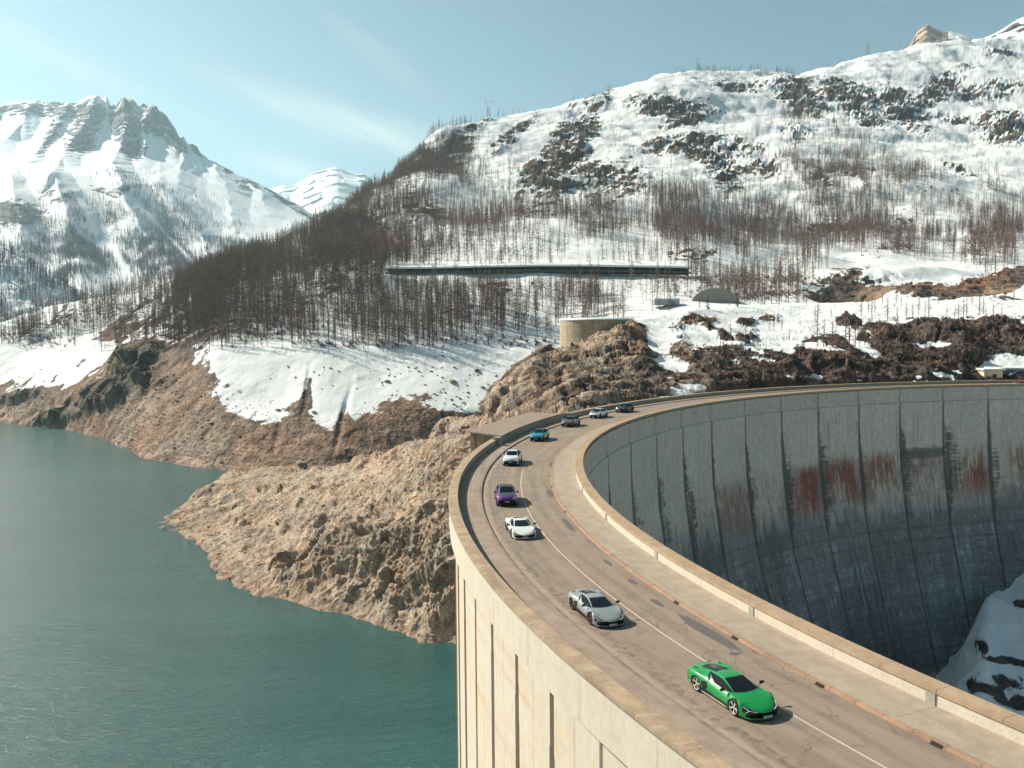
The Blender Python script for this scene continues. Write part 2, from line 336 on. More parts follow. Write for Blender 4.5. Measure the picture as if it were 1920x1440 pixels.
gy = blobs(PX + 6 * wob, PY, [(640, 790, 7, 60, 14, 1), (520, 815, 8, 40, 8, .8), (572, 735, 5, 45, 10, .8)]); A[..., 2] -= gy * 1.6 * edge
colA = np.ones(A.shape) * np.array(DIRT)
colA = mixc3(colA, EARTH, bare * (1 - .3 * sstep(rid, .1, .6)))
colA = mixc3(colA, TAN, bare * sstep(wob + knots([(0, .35), (330, .1), (600, -.3), (900, .1)], PX), .1, .7) * .65)
colA = mixc3(colA, DARK, np.clip(rock * 1.3, 0, 1) * (1 - bare) * .75 + bare * np.clip(rock, 0, 1) * .5)
colA = mixc3(colA, (.125, .105, .082), np.clip(cragL * 1.5 - .25 + .5 * rid, 0, .9)); colA = mixc3(colA, (.26, .2, .14), blobs(PX, PY, [(1640, 545, 60, 14, 0, .9), (1880, 545, 70, 16, 0, 1)]).clip(0, 1))  # left crag: dark rock with the cliff's shade mixed into its colour
colA = mixc3(colA, (.26, .14, .085), blobs(PX, PY, [(1760, 538, 80, 8, 3, .9), (1850, 520, 60, 9, -14, .9), (1080, 300, 60, 30, -60, .5)]).clip(0, 1))
matA = terrain_mat('hillside_snow_and_rock', .13, kn=.30, kz=.85, bumpd=2.0, strata=True)
# --- the shelf and the brown crag behind the dam road ---------------------------------------
pxE = np.arange(915, 2200, 1.35)
damd = [(915, 135), (1000, 148), (1045, 157), (1100, 168), (1189, 184), (1300, 203), (1408, 221), (1517, 233), (1627, 242), (1780, 250), (1920, 256), (2200, 262)]
rowsE = [
    ([(915, 860), (1000, 850), (1045, 835), (1189, 812), (1300, 795), (1408, 782), (1627, 768), (1920, 762), (2200, 762)], [(p, d + 1) for p, d in damd]),
    ([(915, 800), (1000, 782), (1045, 770), (1100, 758), (1189, 745), (1300, 734), (1408, 722), (1627, 714), (1780, 712), (1920, 708), (2200, 708)], [(915, 215), (1000, 200), (1045, 188), (1100, 190), (1300, 212), (1408, 228), (1627, 248), (1780, 262), (1920, 270), (2200, 280)]),
    ([(915, 790), (935, 745), (1000, 722), (1045, 712), (1100, 708), (1200, 690), (1300, 692), (1500, 690), (1700, 680), (1800, 672), (1850, 685), (2200, 690)], [(915, 250), (1000, 225), (1100, 222), (1300, 238), (1500, 262), (1800, 290), (2200, 300)]),
    ([(915, 775), (932, 728), (960, 705), (1000, 680), (1045, 675), (1100, 672), (1160, 640), (1250, 650), (1400, 645), (1500, 640), (1700, 622), (1900, 610), (2200, 600)], [(915, 275), (1000, 248), (1100, 250), (1200, 270), (1400, 300), (1700, 330), (2200, 340)]),
    ([(915, 770), (932, 722), (960, 697), (985, 682), (1010, 668), (1050, 666), (1090, 662), (1125, 640), (1160, 614), (1200, 598), (1260, 586), (1300, 578), (1500, 570), (1920, 565), (2200, 560)], [(915, 290), (985, 262), (1050, 290), (1100, 290), (1200, 318), (1300, 350), (1500, 420), (2200, 450)]),
    ([(915, 800), (985, 705), (1050, 665), (1200, 600), (1300, 580), (1500, 572), (2200, 562)], [(915, 330), (985, 310), (1050, 330), (1200, 400), (1300, 460), (1500, 500), (2200, 540)]),
]
E_ = sheet(pxE, rowsE, [14, 46, 44, 46, 14], sm=6, vs=3)
QX, QY = proj(E_)
w1 = fbm(E_ / 14.0, 4, seed=41); w2 = fbm(E_ * np.array([1, 1, .45]) / 9.0, 6, seed=51, ridged=True, gain=.6)
f1 = facet(E_ @ ROCKROT * np.array([1, 1, .55]) / 6.5, 180); f2 = facet(E_ @ ROCKROT * np.array([1, 1, .6]) / 2.6, 185); f3 = facet(E_ / 1.1, 188)
w3 = fbm(E_ * np.array([1, 1, .6]) / 3.2, 5, seed=56, ridged=True, gain=.6); w4 = fbm(E_ / 24.0, 4, seed=57, ridged=True)
snline = knots([(915, 500), (1150, 570), (1180, 592), (1215, 618), (1300, 640), (1400, 650), (1500, 645), (1650, 612), (1800, 598), (2200, 590)], QX)
snow_e = .5 + .36 * np.tanh((snline - QY + 26 * w1) / 20) - .05
snow_e += blobs(QX, QY, [(1255, 685, 38, 13, 12, .75), (1235, 640, 26, 34, -30, .55), (1530, 708, 36, 7, -8, .8), (1190, 645, 10, 8, 20, .6), (1435, 690, 22, 6, 20, .6), (1560, 660, 60, 8, 12, .7), (1620, 655, 40, 12, 30, .6), (1760, 650, 40, 12, -10, .5), (1880, 690, 60, 16, 0, .9), (1460, 640, 30, 22, 20, .5), (1320, 640, 30, 20, 0, .4), (1050, 652, 26, 5, 0, .5), (980, 700, 16, 5, -50, .4)])
snow_e += .50 * sstep(fbm(E_ / 11.0, 5, seed=58), .06, .34) * sstep(QX, 1150, 1300)
snow_e -= blobs(QX, QY, [(1310, 602, 40, 8, 0, .7), (1340, 625, 36, 10, 30, .6), (1400, 608, 30, 8, 0, .6), (1440, 598, 26, 7, 0, .7), (1590, 606, 24, 14, 10, .9), (1410, 633, 16, 12, -40, .7), (1390, 640, 16, 10, 30, .6), (1660, 632, 40, 14, 20, .9), (1800, 630, 70, 18, 8, .8), (1760, 615, 40, 10, 8, .7), (1900, 640, 30, 12, 8, .6), (1260, 612, 22, 10, 0, .5), (1850, 610, 30, 8, 0, .5), (1540, 700, 110, 18, 0, .3), (1700, 690, 120, 18, 0, .4)])
nE = normals(E_); inner = np.ones(len(E_)); inner[:16] = np.linspace(0, 1, 16) ** 1.5
crag = np.clip(.75 - snow_e * .9, .10, 1)
E_ = E_ + nE * ((w1 * 2.6 * (.35 + crag) + (w2 + .35) * 1.6 * crag + w3 * .8 * crag + w4 * 2.0 * crag + (f1 * 1.2 + f2 * .28 + f3 * .12) * crag) * inner[:, None])[..., None]
crev_shade = sstep(w2 + .7 * w3, .30, -.45) * crag  # hollows of the crag darkened in colour, crevice shade painted in
colE = np.ones(E_.shape) * np.array((.145, .115, .09)); colE = mixc3(colE, (.33, .27, .205), sstep(w2 + .4 * w3, .15, .7) * knots([(915, .9), (1250, .8), (1450, .3), (2200, .15)], QX)); colE = mixc3(colE, (.082, .062, .052), sstep(QX + 60 * w1, 1200, 1480) * .85); colE = mixc3(colE, (.05, .042, .038), crev_shade * .7)
colE = mixc3(colE, (.30, .185, .12), blobs(QX, QY, [(1200, 640, 60, 20, -35, .8), (1300, 605, 60, 12, 0, .8), (1440, 600, 40, 10, 0, .8)]).clip(0, 1))
matE = terrain_mat('crag_behind_dam', .34, kn=.20, kz=.65, rockvar=.62, bumpd=1.4)
# --- the bare rock spur by the dam -------------------------------------------------------------
pxD = np.arange(296, 985, 1.15)
dy = [(296, 990), (310, 993), (345, 1010), (395, 1040), (405, 1092), (440, 1108), (500, 1128), (560, 1136), (640, 1160), (700, 1176), (750, 1196), (790, 1212), (858, 1216), (985, 1225)]
ysd = smooth1(knots(dy, pxD), 4); dsd = depth_at_z(pxD, ysd, -50.5)
rowsD = [
    ([(p, y) for p, y in zip(pxD, ysd + 40)], dsd - 8),
    ([(p, y) for p, y in zip(pxD, ysd)], dsd),
    ([(296, 988), (345, 995), (400, 1022), (440, 1072), (500, 1062), (600, 1030), (700, 1000), (800, 960), (870, 930), (985, 915)], [(296, 291), (345, 282), (400, 262), (440, 232), (500, 232), (600, 228), (700, 217), (800, 211), (870, 204), (985, 198)]),
    ([(296, 986), (345, 968), (400, 975), (500, 960), (600, 932), (700, 906), (800, 872), (870, 852), (985, 842)], [(296, 294), (345, 302), (400, 295), (500, 282), (600, 275), (700, 254), (800, 233), (870, 217), (985, 205)]),
    ([(296, 985), (320, 965), (345, 945), (380, 917), (430, 896), (500, 889), (560, 888), (600, 880), (700, 862), (780, 842), (830, 818), (870, 798), (985, 780)], [(296, 296), (345, 322), (400, 350), (500, 362), (600, 332), (700, 290), (780, 262), (830, 245), (870, 232), (985, 215)]),
    ([(296, 984), (345, 944), (430, 892), (500, 885), (600, 884), (700, 870), (780, 855), (870, 815), (985, 800)], [(296, 300), (345, 335), (430, 385), (500, 390), (600, 365), (700, 330), (780, 300), (870, 270), (985, 255)]),
    ([(296, 1010), (345, 965), (430, 905), (500, 900), (600, 905), (700, 900), (870, 850), (985, 850)], [(296, 310), (345, 350), (430, 400), (500, 405), (600, 400), (700, 380), (870, 350), (985, 330)]),
]
D_ = sheet(pxD, rowsD, [14, 104, 70, 66, 14, 10], sm=6, vs=4)
SX, SY = proj(D_); nD = normals(D_)
u1 = fbm(D_ / 16.0, 5, seed=61); u2 = fbm(D_ * np.array([1, .55, .20]) / 5.0, 6, seed=71, ridged=True, gain=.58); u3 = fbm((D_ @ np.array([[.8, -.5, .3], [.5, .85, .1], [-.3, .05, .95]])) * np.array([.20, 1, 1]) / 7.5, 5, seed=81, ridged=True)
h1 = facet(D_ @ ROCKROT * np.array([1, .8, .45]) / 5.5, 190); h2 = facet(D_ @ ROCKROT * np.array([1, .8, .5]) / 2.1, 195); h3 = facet(D_ / .95, 198)
u4 = fbm(D_ * np.array([1, .9, .09]) / 1.9, 4, seed=75, ridged=True, gain=.6)
cliff = blobs(SX, SY, [(760, 1060, 130, 90, 30, 1), (640, 1030, 70, 60, 10, .9), (850, 980, 60, 110, 0, .8), (540, 1100, 60, 30, 10, .6)]).clip(0, 1)
smoothr = blobs(SX, SY, [(500, 905, 90, 14, 0, .8), (620, 890, 80, 10, -5, .6)]).clip(0, 1)
D_ = D_ + nD * (.5 + .5 * sstep(D_[..., 2], -50.4, -46))[..., None] * (((u1 * 3.8 + u3 * 1.7) * (1 - .75 * smoothr) + u2 * (.28 + 1.7 * cliff) + u4 * .9 * cliff + (h1 * .55 + h2 * .12 + h3 * .05) * (.7 + .9 * cliff) * sstep(D_[..., 2], -50.5, -46) * (1 - .8 * smoothr)))[..., None]
colD = np.ones(D_.shape) * np.array((.44, .355, .27)); colD = mixc3(colD, (.36, .28, .21), sstep(u1, -.1, .5) * .8); colD = mixc3(colD, (.29, .25, .20), cliff * sstep(u2, -.3, .5) * .7); colD = mixc3(colD, (.20, .165, .13), cliff * sstep(u4, 0, -.5) * .7)
colD = mixc3(colD, (.19, .145, .105), sstep(u2, -.0, -.5) * .75); colD = mixc3(colD, (.36, .31, .24), smoothr * .8); colD = mixc3(colD, (.30, .205, .15), sstep(D_[..., 2], -47, -50) * .6)
matD = terrain_mat('bare_lake_rock', .42, kn=.1, kz=0, rockvar=.36, bumpd=1.3)
# --- snowy far mountain on the left ---------------------------------------------------------------
pxB = np.arange(-330, 900, 1.9)
crest0 = [(-330, 200), (0, 194), (30, 190), (60, 186), (90, 190), (140, 190), (165, 184), (170, 178), (176, 182), (184, 177), (192, 186), (200, 184), (208, 196), (220, 195), (231, 182), (240, 186), (250, 190), (257, 200), (266, 195), (274, 203), (284, 196), (293, 200), (300, 212), (320, 228), (335, 246), (350, 266), (365, 274), (390, 298), (430, 316), (445, 326), (480, 340), (520, 362), (560, 384), (585, 400), (640, 425), (760, 470), (900, 520)]
_x = np.arange(-330, 900, 3.0); _j = fbm(np.stack([_x / 14.0, _x * 0, _x * 0], -1), 4, seed=9, ridged=True, gain=.65) * 17 * sstep(_x, 430, 330) * (.25 + .75 * sstep(_x, 120, 170)) + fbm(np.stack([_x / 20.0, _x * 0, _x * 0], -1), 3, seed=8) * 1.5
crest = [(float(a), float(b)) for a, b in zip(_x, knots(crest0, _x) - _j)]
rowsB = [
    ([(-330, 700), (0, 690), (400, 640), (600, 520), (900, 600)], [(-330, 1500), (400, 1500), (900, 2200)]),
    ([(-330, 560), (0, 560), (200, 560), (400, 520), (600, 470), (900, 560)], [(-330, 1750), (200, 1850), (400, 2100), (900, 2600)]),
    ([(-330, 440), (0, 440), (200, 450), (350, 450), (450, 455), (600, 450), (900, 550)], [(-330, 2350), (0, 2400), (400, 2700), (900, 2900)]),
    ([(-330, 330), (0, 330), (100, 322), (200, 330), (300, 352), (400, 400), (500, 430), (600, 440), (900, 545)], [(-330, 3000), (0, 3000), (200, 3050), (400, 3100), (900, 3300)]),
    ([(-330, 315), (0, 316), (100, 310), (200, 318), (300, 338), (400, 380), (500, 412), (600, 432), (900, 540)], [(-330, 3350), (0, 3350), (400, 3350), (900, 3500)]),
    ([(-330, 262), (0, 262), (100, 272), (200, 280), (300, 300), (400, 345), (500, 385), (600, 420), (900, 530)], [(-330, 4100), (200, 4100), (400, 3900), (900, 3900)]),
    (crest, [(-330, 4800), (200, 4800), (450, 4300), (900, 4200)]),
    ([(p, y + 60) for p, y in crest], [(-330, 5800), (900, 5000)]),
]
B = sheet(pxB, rowsB, [20, 60, 66, 20, 60, 96, 12], sm=1, vs=2)
BX, BY = proj(B); nB = np.array([0, 0, H]) - B; nB /= np.linalg.norm(nB, axis=-1, keepdims=True)
cry = knots(crest, BX); up = sstep(BY, cry + 110, cry + 10)
rough = blobs(BX, BY, [(235, 225, 26, 44, -10, 1), (290, 225, 34, 26, 40, 1), (330, 262, 26, 12, 50, .9), (150, 262, 26, 30, 20, .9), (165, 215, 30, 28, 0, .9), (250, 280, 22, 22, 20, .8), (60, 205, 90, 14, 0, .5), (120, 200, 60, 12, 0, .5), (370, 278, 20, 8, 50, .9), (430, 318, 10, 8, 0, .9), (100, 245, 50, 12, -60, .6), (470, 340, 20, 6, 30, .6), (455, 345, 20, 8, 30, .5), (540, 380, 60, 6, 35, .5)])
low = blobs(BX, BY, [(30, 400, 60, 26, 0, .8), (190, 355, 60, 12, 10, .5), (110, 365, 60, 16, 0, .4), (260, 350, 60, 10, 15, .35)])
# broad spurs and gullies running down the slope
def ribs(X, Y, L):
    out = np.zeros_like(X)
    for pts, wd, amp in L:
        best = np.full(X.shape, 1e9)
        for (x0, y0), (x1, y1) in zip(pts[:-1], pts[1:]):
            dx, dy = x1 - x0, y1 - y0; t = np.clip(((X - x0) * dx + (Y - y0) * dy) / (dx * dx + dy * dy), 0, 1); best = np.minimum(best, np.hypot(X - x0 - t * dx, Y - y0 - t * dy) / (wd * (.5 + .9 * t)))
        out = np.maximum(out, amp * np.clip(1 - best, 0, 1))
    return out
wx_ = fbm(B / 160.0, 4, seed=92) * 10
spur = ribs(BX + wx_, BY, [([(178, 180), (160, 225), (118, 292), (90, 330)], 26, 1), ([(232, 184), (238, 235), (212, 300), (225, 345)], 28, 1.1), ([(288, 198), (262, 240), (270, 290)], 20, .7), ([(60, 186), (40, 230), (0, 270)], 24, .6), ([(130, 190), (90, 262), (50, 300)], 20, .6), ([(0, 194), (-60, 280)], 26, .6), ([(330, 240), (345, 300), (330, 350)], 30, .55), ([(400, 300), (430, 370), (440, 430)], 34, .5), ([(480, 340), (500, 400)], 26, .4), ([(200, 320), (260, 420), (330, 520)], 46, .8), ([(100, 312), (130, 420), (160, 540)], 40, .7), ([(300, 345), (380, 440), (430, 520)], 40, .6), ([(20, 320), (40, 440)], 40, .6), ([(370, 370), (470, 450)], 30, .4)])
b1 = fbm(B / 420.0, 5, seed=95); b2 = fbm(B / 90.0, 5, seed=97, ridged=True)
fA = facet(B * np.array([1, 1, .6]) / 120.0, 160); fB = facet(B * np.array([1, 1, .6]) / 42.0, 170); b3 = fbm(B / 34.0, 5, seed=99, ridged=True, gain=.6)
B = B + nB * (spur * 190 + b1 * 55 + b2 * (3 + 46 * rough + 12 * low) + b3 * (1.5 + 30 * rough) + (fA * 46 + fB * 30) * np.clip(rough, 0, 1) + fB * 8 * low)[..., None] * sstep(BY, cry - 2, cry + 8)[..., None] 
rough2 = rough.clip(0, 1) ** .7; snowB = .80 - rough2 * (.30 + .50 * b3 + .25 * fB + .2 * b2) - low * (.34 + .3 * b3) - .10 * sstep(BY, 330, 380)
colB = np.ones(B.shape) * np.array((.12, .112, .112)); colB = mixc3(colB, (.135, .12, .112), rough.clip(0, 1))
matB = terrain_mat('far_mountain', .026, kn=.34, kz=.22, bumpd=9, snowcol=(.82, .83, .82))
# low wooded spur in front of it, far left
pxS = np.arange(-330, 330, 2.2)
rowsS = [([(-330, 720), (330, 720)], [(-330, 1000), (330, 1000)]), ([(-330, 600), (330, 610)], [(-330, 1080), (330, 1150)]),
         ([(-330, 455), (0, 462), (40, 475), (90, 512), (150, 552), (200, 575), (330, 600)], [(-330, 1350), (330, 1250)]),
         ([(-330, 520), (0, 520), (330, 620)], [(-330, 1600), (330, 1500)])]
S_ = sheet(pxS, rowsS, [20, 70, 20], sm=8, vs=3); nS = normals(S_)
S_ = S_ + nS * (fbm(S_ / 70.0, 5, seed=5) * 16)[..., None]
# --- distant peaks ------------------------------------------------------------------------------------
def peak(px0, px1, step, crestk, d, foot, seed, amp):
    px = np.arange(px0, px1, step)
    rows = [([(px0, foot), (px1, foot)], [(px0, d * .72), (px1, d * .72)]), ([(p, y + (foot - y) * .5) for p, y in crestk], [(px0, d * .85), (px1, d * .85)]),
            (crestk, [(px0, d), (px1, d)]), ([(p, y + 80) for p, y in crestk], [(px0, d * 1.15), (px1, d * 1.15)])]
    G = sheet(px, rows, [50, 60, 10], sm=2, vs=3); n_ = normals(G)
    r_ = fbm(G / (d * .05), 6, seed=seed, ridged=True); X, Y = proj(G)
    n_ = np.array([0, 0, H]) - G; n_ /= np.linalg.norm(n_, axis=-1, keepdims=True); f_ = facet(G / (d * .02), seed)
    return G + n_ * (r_ * amp + f_ * amp * .5)[..., None], r_, X, Y
C1, c1r, cx1, cy1 = peak(440, 860, 1.8, [(440, 400), (500, 352), (530, 342), (548, 345), (575, 328), (600, 315), (618, 309), (632, 306), (650, 316), (668, 322), (684, 320), (697, 334), (706, 346), (730, 352), (860, 400)], 9000, 470, 301, 65)
C2, c2r, cx2, cy2 = peak(1600, 1960, 1.5, [(1600, 150), (1690, 100), (1708, 76), (1720, 54), (1738, 38), (1748, 46), (1760, 52), (1785, 54), (1812, 62), (1850, 78), (1960, 100)], 4200, 190, 302, 60)
C3, c3r, cx3, cy3 = peak(1780, 2300, 1.8, [(1780, 110), (1830, 72), (1862, 60), (1885, 46), (1905, 32), (1930, 22), (2000, -20), (2100, -60), (2300, -40)], 3300, 180, 303, 40)
# --- snowy foot of the valley below the dam ----------------------------------------------------------
pxF = np.arange(1700, 2500, 3.0)
cont = [(1700, 1420), (1780, 1325), (1800, 1282), (1815, 1240), (1828, 1198), (1838, 1160), (1846, 1132), (1872, 1108), (1895, 1082), (1918, 1045), (2000, 960), (2200, 850), (2500, 760)]
cdp = [(1700, 160), (1800, 183), (1846, 202), (1918, 222), (2000, 228), (2500, 230)]
rowsF = [([(1700, 1700), (2500, 1650)], [(1700, 90), (2500, 95)]), ([(p, y + (1500 - y) * .55) for p, y in cont], [(1700, 130), (1800, 150), (1918, 172), (2500, 170)]), (cont, cdp), ([(p, y - 60) for p, y in cont], [(p, d + 22) for p, d in cdp])]
G_ = sheet(pxF, rowsF, [60, 110, 12], sm=2, vs=3); nG = normals(G_); gX, gY = proj(G_)
G_ = G_ + nG * (fbm(G_ / 14.0, 5, seed=15) * 3.0 + fbm(G_ / 5.0, 4, seed=16, ridged=True) * .9)[..., None]
g1 = fbm(G_ / 7.0, 5, seed=17)
snowG = .80 - blobs(gX, gY, [(1905, 1240, 62, 9, 8, .75), (1845, 1213, 12, 10, 40, .8), (1890, 1290, 60, 30, 20, .35), (1910, 1130, 20, 14, 0, .4), (1860, 1310, 50, 14, 30, .4), (1915, 1325, 30, 10, 0, .6)]) - .15 * sstep(g1, .1, .6)

# ================================================================== build the ground
hill = build_sheet('hillside', A, snow, colA, matA)
crag_o = build_sheet('rock_bank', E_, snow_e, colE, matE)
spur_o = build_sheet('rock_shore', D_, np.full(D_.shape[:2], -1.0), colD, matD)
far_m = build_sheet('mountain', B, snowB, colB, matB)
near_spur = build_sheet('wooded_hill', S_, np.full(S_.shape[:2], .66), np.ones(S_.shape) * np.array((.13, .11, .095)), matB)
peak_o = build_sheet('mountain_peak', C1, .86 - .30 * sstep(c1r, .2, .7), np.ones(C1.shape) * np.array((.2, .19, .19)), terrain_mat('peak_snow', .006, kn=.2, kz=.35, bumpd=20))
matC2 = terrain_mat('peak_rock', .012, kn=.16, kz=.5, bumpd=9)
peak2 = build_sheet('mountain_peak', C2, .80 - .75 * sstep(cx2, 1790, 1760) * sstep(cy2, 44, 50), np.ones(C2.shape) * np.array((.38, .27, .19)), matC2)
peak3 = build_sheet('mountain_peak', C3, .84 - .5 * blobs(cx3, cy3, [(1898, 50, 20, 6, -30, 1)]), np.ones(C3.shape) * np.array((.2, .16, .14)), matC2)
matG = terrain_mat('valley_snow', .3, snowcol=(.9, .9, .88), kn=.14, kz=.25, rockvar=.4, bumpd=.5)
valley = build_sheet('valley_slope', G_, snowG, np.ones(G_.shape) * np.array((.10, .085, .075)), matG)

CX, CY = 137.55, 91.107
TH0, TH1 = 74.0, 243.0
# the lake: everything outside the dam's upstream face
def water():
    th = np.radians(np.linspace(80, 262, 260)); r = np.concatenate([[141.5], np.geomspace(150, 2600, 60)])
    X = CX + r[:, None] * np.cos(th)[None]; Y = CY + r[:, None] * np.sin(th)[None]
    me = make_mesh('water', np.stack([X, Y, np.full_like(X, -50.0)], -1).reshape(-1, 3), grid_faces(len(r), len(th), True), True)
    m, nt, b = new_mat('lake_water'); T = NT(nt); o = T.obj()
    mp = T.n('ShaderNodeMapping'); T.l(o, mp.inputs[0]); mp.inputs['Rotation'].default_value = (0, 0, R(-24)); mp.inputs['Scale'].default_value = (.22, 1, 1)
    n1 = T.noise(mp.outputs[0], .75, 4, .7); n2 = T.noise(o, 2.3, 3, .6); n3 = T.noise(mp.outputs[0], .05, 3)
    sx = T.n('ShaderNodeSeparateXYZ'); T.l(o, sx.inputs[0])
    c = T.mix(T.rng(n3, .3, .7), (.024, .088, .082), (.034, .108, .100)); T.l(c, b.inputs['Base Color'])
    b.inputs['Roughness'].default_value = .16; b.inputs['IOR'].default_value = 1.33
    T.l(T.bump(T.m('ADD', n1, T.m('MULTIPLY', n2, .25)), 1.0, .80), b.inputs['Normal'])
    tag(obj('water', me, m), kind='structure')
water()
# a broad base under everything so no gap ever shows between the sheets
me = make_mesh('ground', [(-9000, -1500, -125), (9000, -1500, -125), (9000, 16000, -125), (-9000, 16000, -125)], [(0, 1, 2, 3)])
tag(obj('ground', me, plain('valley_floor', (.2, .17, .14), .9)), kind='structure')

# ================================================================== dam
def pt(th, r, z):
    a = np.radians(th); return np.stack(np.broadcast_arrays(CX + r * np.cos(a), CY + r * np.sin(a), z), -1)
def sweep(name, prof, mat, parent, th0=TH0, th1=TH1, dth=.25, closed=False, smooth=False, cap=True):
    """sweep a list of (r, z) along the arch; writes attribute sr = (arc length, r, z)"""
    th = np.arange(th0, th1 + 1e-6, dth) if dth * 3 < th1 - th0 else np.linspace(th0, th1, 6)
    th[-1] = th1
    pr = list(prof) + ([prof[0]] if closed else [])
    V = []; S = []; Fq = []; base = 0
    for (r0, z0), (r1, z1) in zip(pr[:-1], pr[1:]):      # hard edges: each band has its own vertices
        for r, z in ((r0, z0), (r1, z1)):
            V.append(pt(th, r, z)); S.append(np.stack([np.radians(th) * 137, np.full_like(th, r), np.full_like(th, z)], -1))
        f = grid_faces(2, len(th)) + base; Fq.append(f); base += 2 * len(th)
    V = np.concatenate(V); S = np.concatenate(S); Fq = np.concatenate(Fq)
    me = make_mesh(name, V, Fq, False)
    a = me.attributes.new('sr', 'FLOAT_VECTOR', 'POINT'); a.data.foreach_set('vector', S.astype(np.float32).ravel())
    me.polygons.foreach_set('use_smooth', np.ones(len(me.polygons), bool))
    return obj(name, me, mat, parent)
def sr_mat(name, base, var=.2, rough=.9, streak=0.0, streakcol=(.3, .2, .12), blot=.3, blotcol=(.12, .1, .09), k=1.0, joints=0, jr=.04, bumpd=.02):
    m, nt, b = new_mat(name); T = NT(nt); a = T.n('ShaderNodeAttribute', attribute_name='sr').outputs['Vector']
    n1 = T.noise(a, .9 * k, 7, .65); n2 = T.noise(T.map(a, (.10, 1, 1)), 1.3, 5, .6); n3 = T.noise(a, 9, 4, .6)
    c = T.mix(T.rng(n1, .3, .7), tuple(x * (1 - var) for x in base), tuple(min(1, x * (1 + var)) for x in base))
    c = T.mix(T.rng(n2, .50, .72, 0, blot), c, blotcol)
    if streak:
        n4 = T.noise(T.map(a, (2.2, .6, .12)), 1.0, 6, .7); c = T.mix(T.rng(n4, .5, .68, 0, streak), c, streakcol)
    if joints:
        sx = T.n('ShaderNodeSeparateXYZ'); T.l(a, sx.inputs[0]); fr = T.m('FRACT', T.m('DIVIDE', sx.outputs[0], joints)); c = T.mix(T.m('MULTIPLY', T.m('LESS_THAN', fr, jr / joints), .55), c, (.07, .055, .045))
    c = T.mix(T.rng(n3, .3, .7), c, T.mix(1.0, c, (.86, .86, .86), 'MULTIPLY'))
    T.l(c, b.inputs['Base Color']); b.inputs['Roughness'].default_value = rough; b.inputs['Specular IOR Level'].default_value = .25
    T.l(T.bump(T.m('ADD', n3, n1), .6, bumpd), b.inputs['Normal']); return m

m_cream = sr_mat('cream_render', (.62, .54, .44), .05, blot=.10, blotcol=(.55, .45, .33), streak=.22, streakcol=(.55, .43, .28), joints=6.6)  # cream render of the inner parapet
m_coping = sr_mat('weathered_coping', (.41, .29, .185), .14, blot=.35, blotcol=(.30, .21, .14), joints=3.3, jr=.05)
m_coping2 = sr_mat('stained_coping', (.40, .29, .19), .2, blot=.5, blotcol=(.22, .15, .10), joints=6.6, streak=.4, streakcol=(.62, .52, .38))
m_pave = sr_mat('concrete_pavement', (.385, .31, .235), .12, blot=.4, blotcol=(.27, .21, .165), joints=6.6, jr=.03)
m_pave2 = sr_mat('rough_pavement', (.33, .255, .195), .14, blot=.55, blotcol=(.20, .14, .11), joints=0)
m_kerb = sr_mat('kerb_concrete', (.40, .26, .17), .18, blot=.5, blotcol=(.18, .12, .09), joints=1.6, jr=.05)
m_kerbd = sr_mat('kerb_dark', (.27, .20, .15), .2, blot=.5, blotcol=(.12, .09, .07))
m_grey = sr_mat('grey_panel', (.36, .335, .29), .08, blot=.15)

dam = empty('arch_dam', (0, 0, 0)); tag(dam, 'curved concrete arch dam carrying the road, cream outer face and stained grey inner face', 'dam')

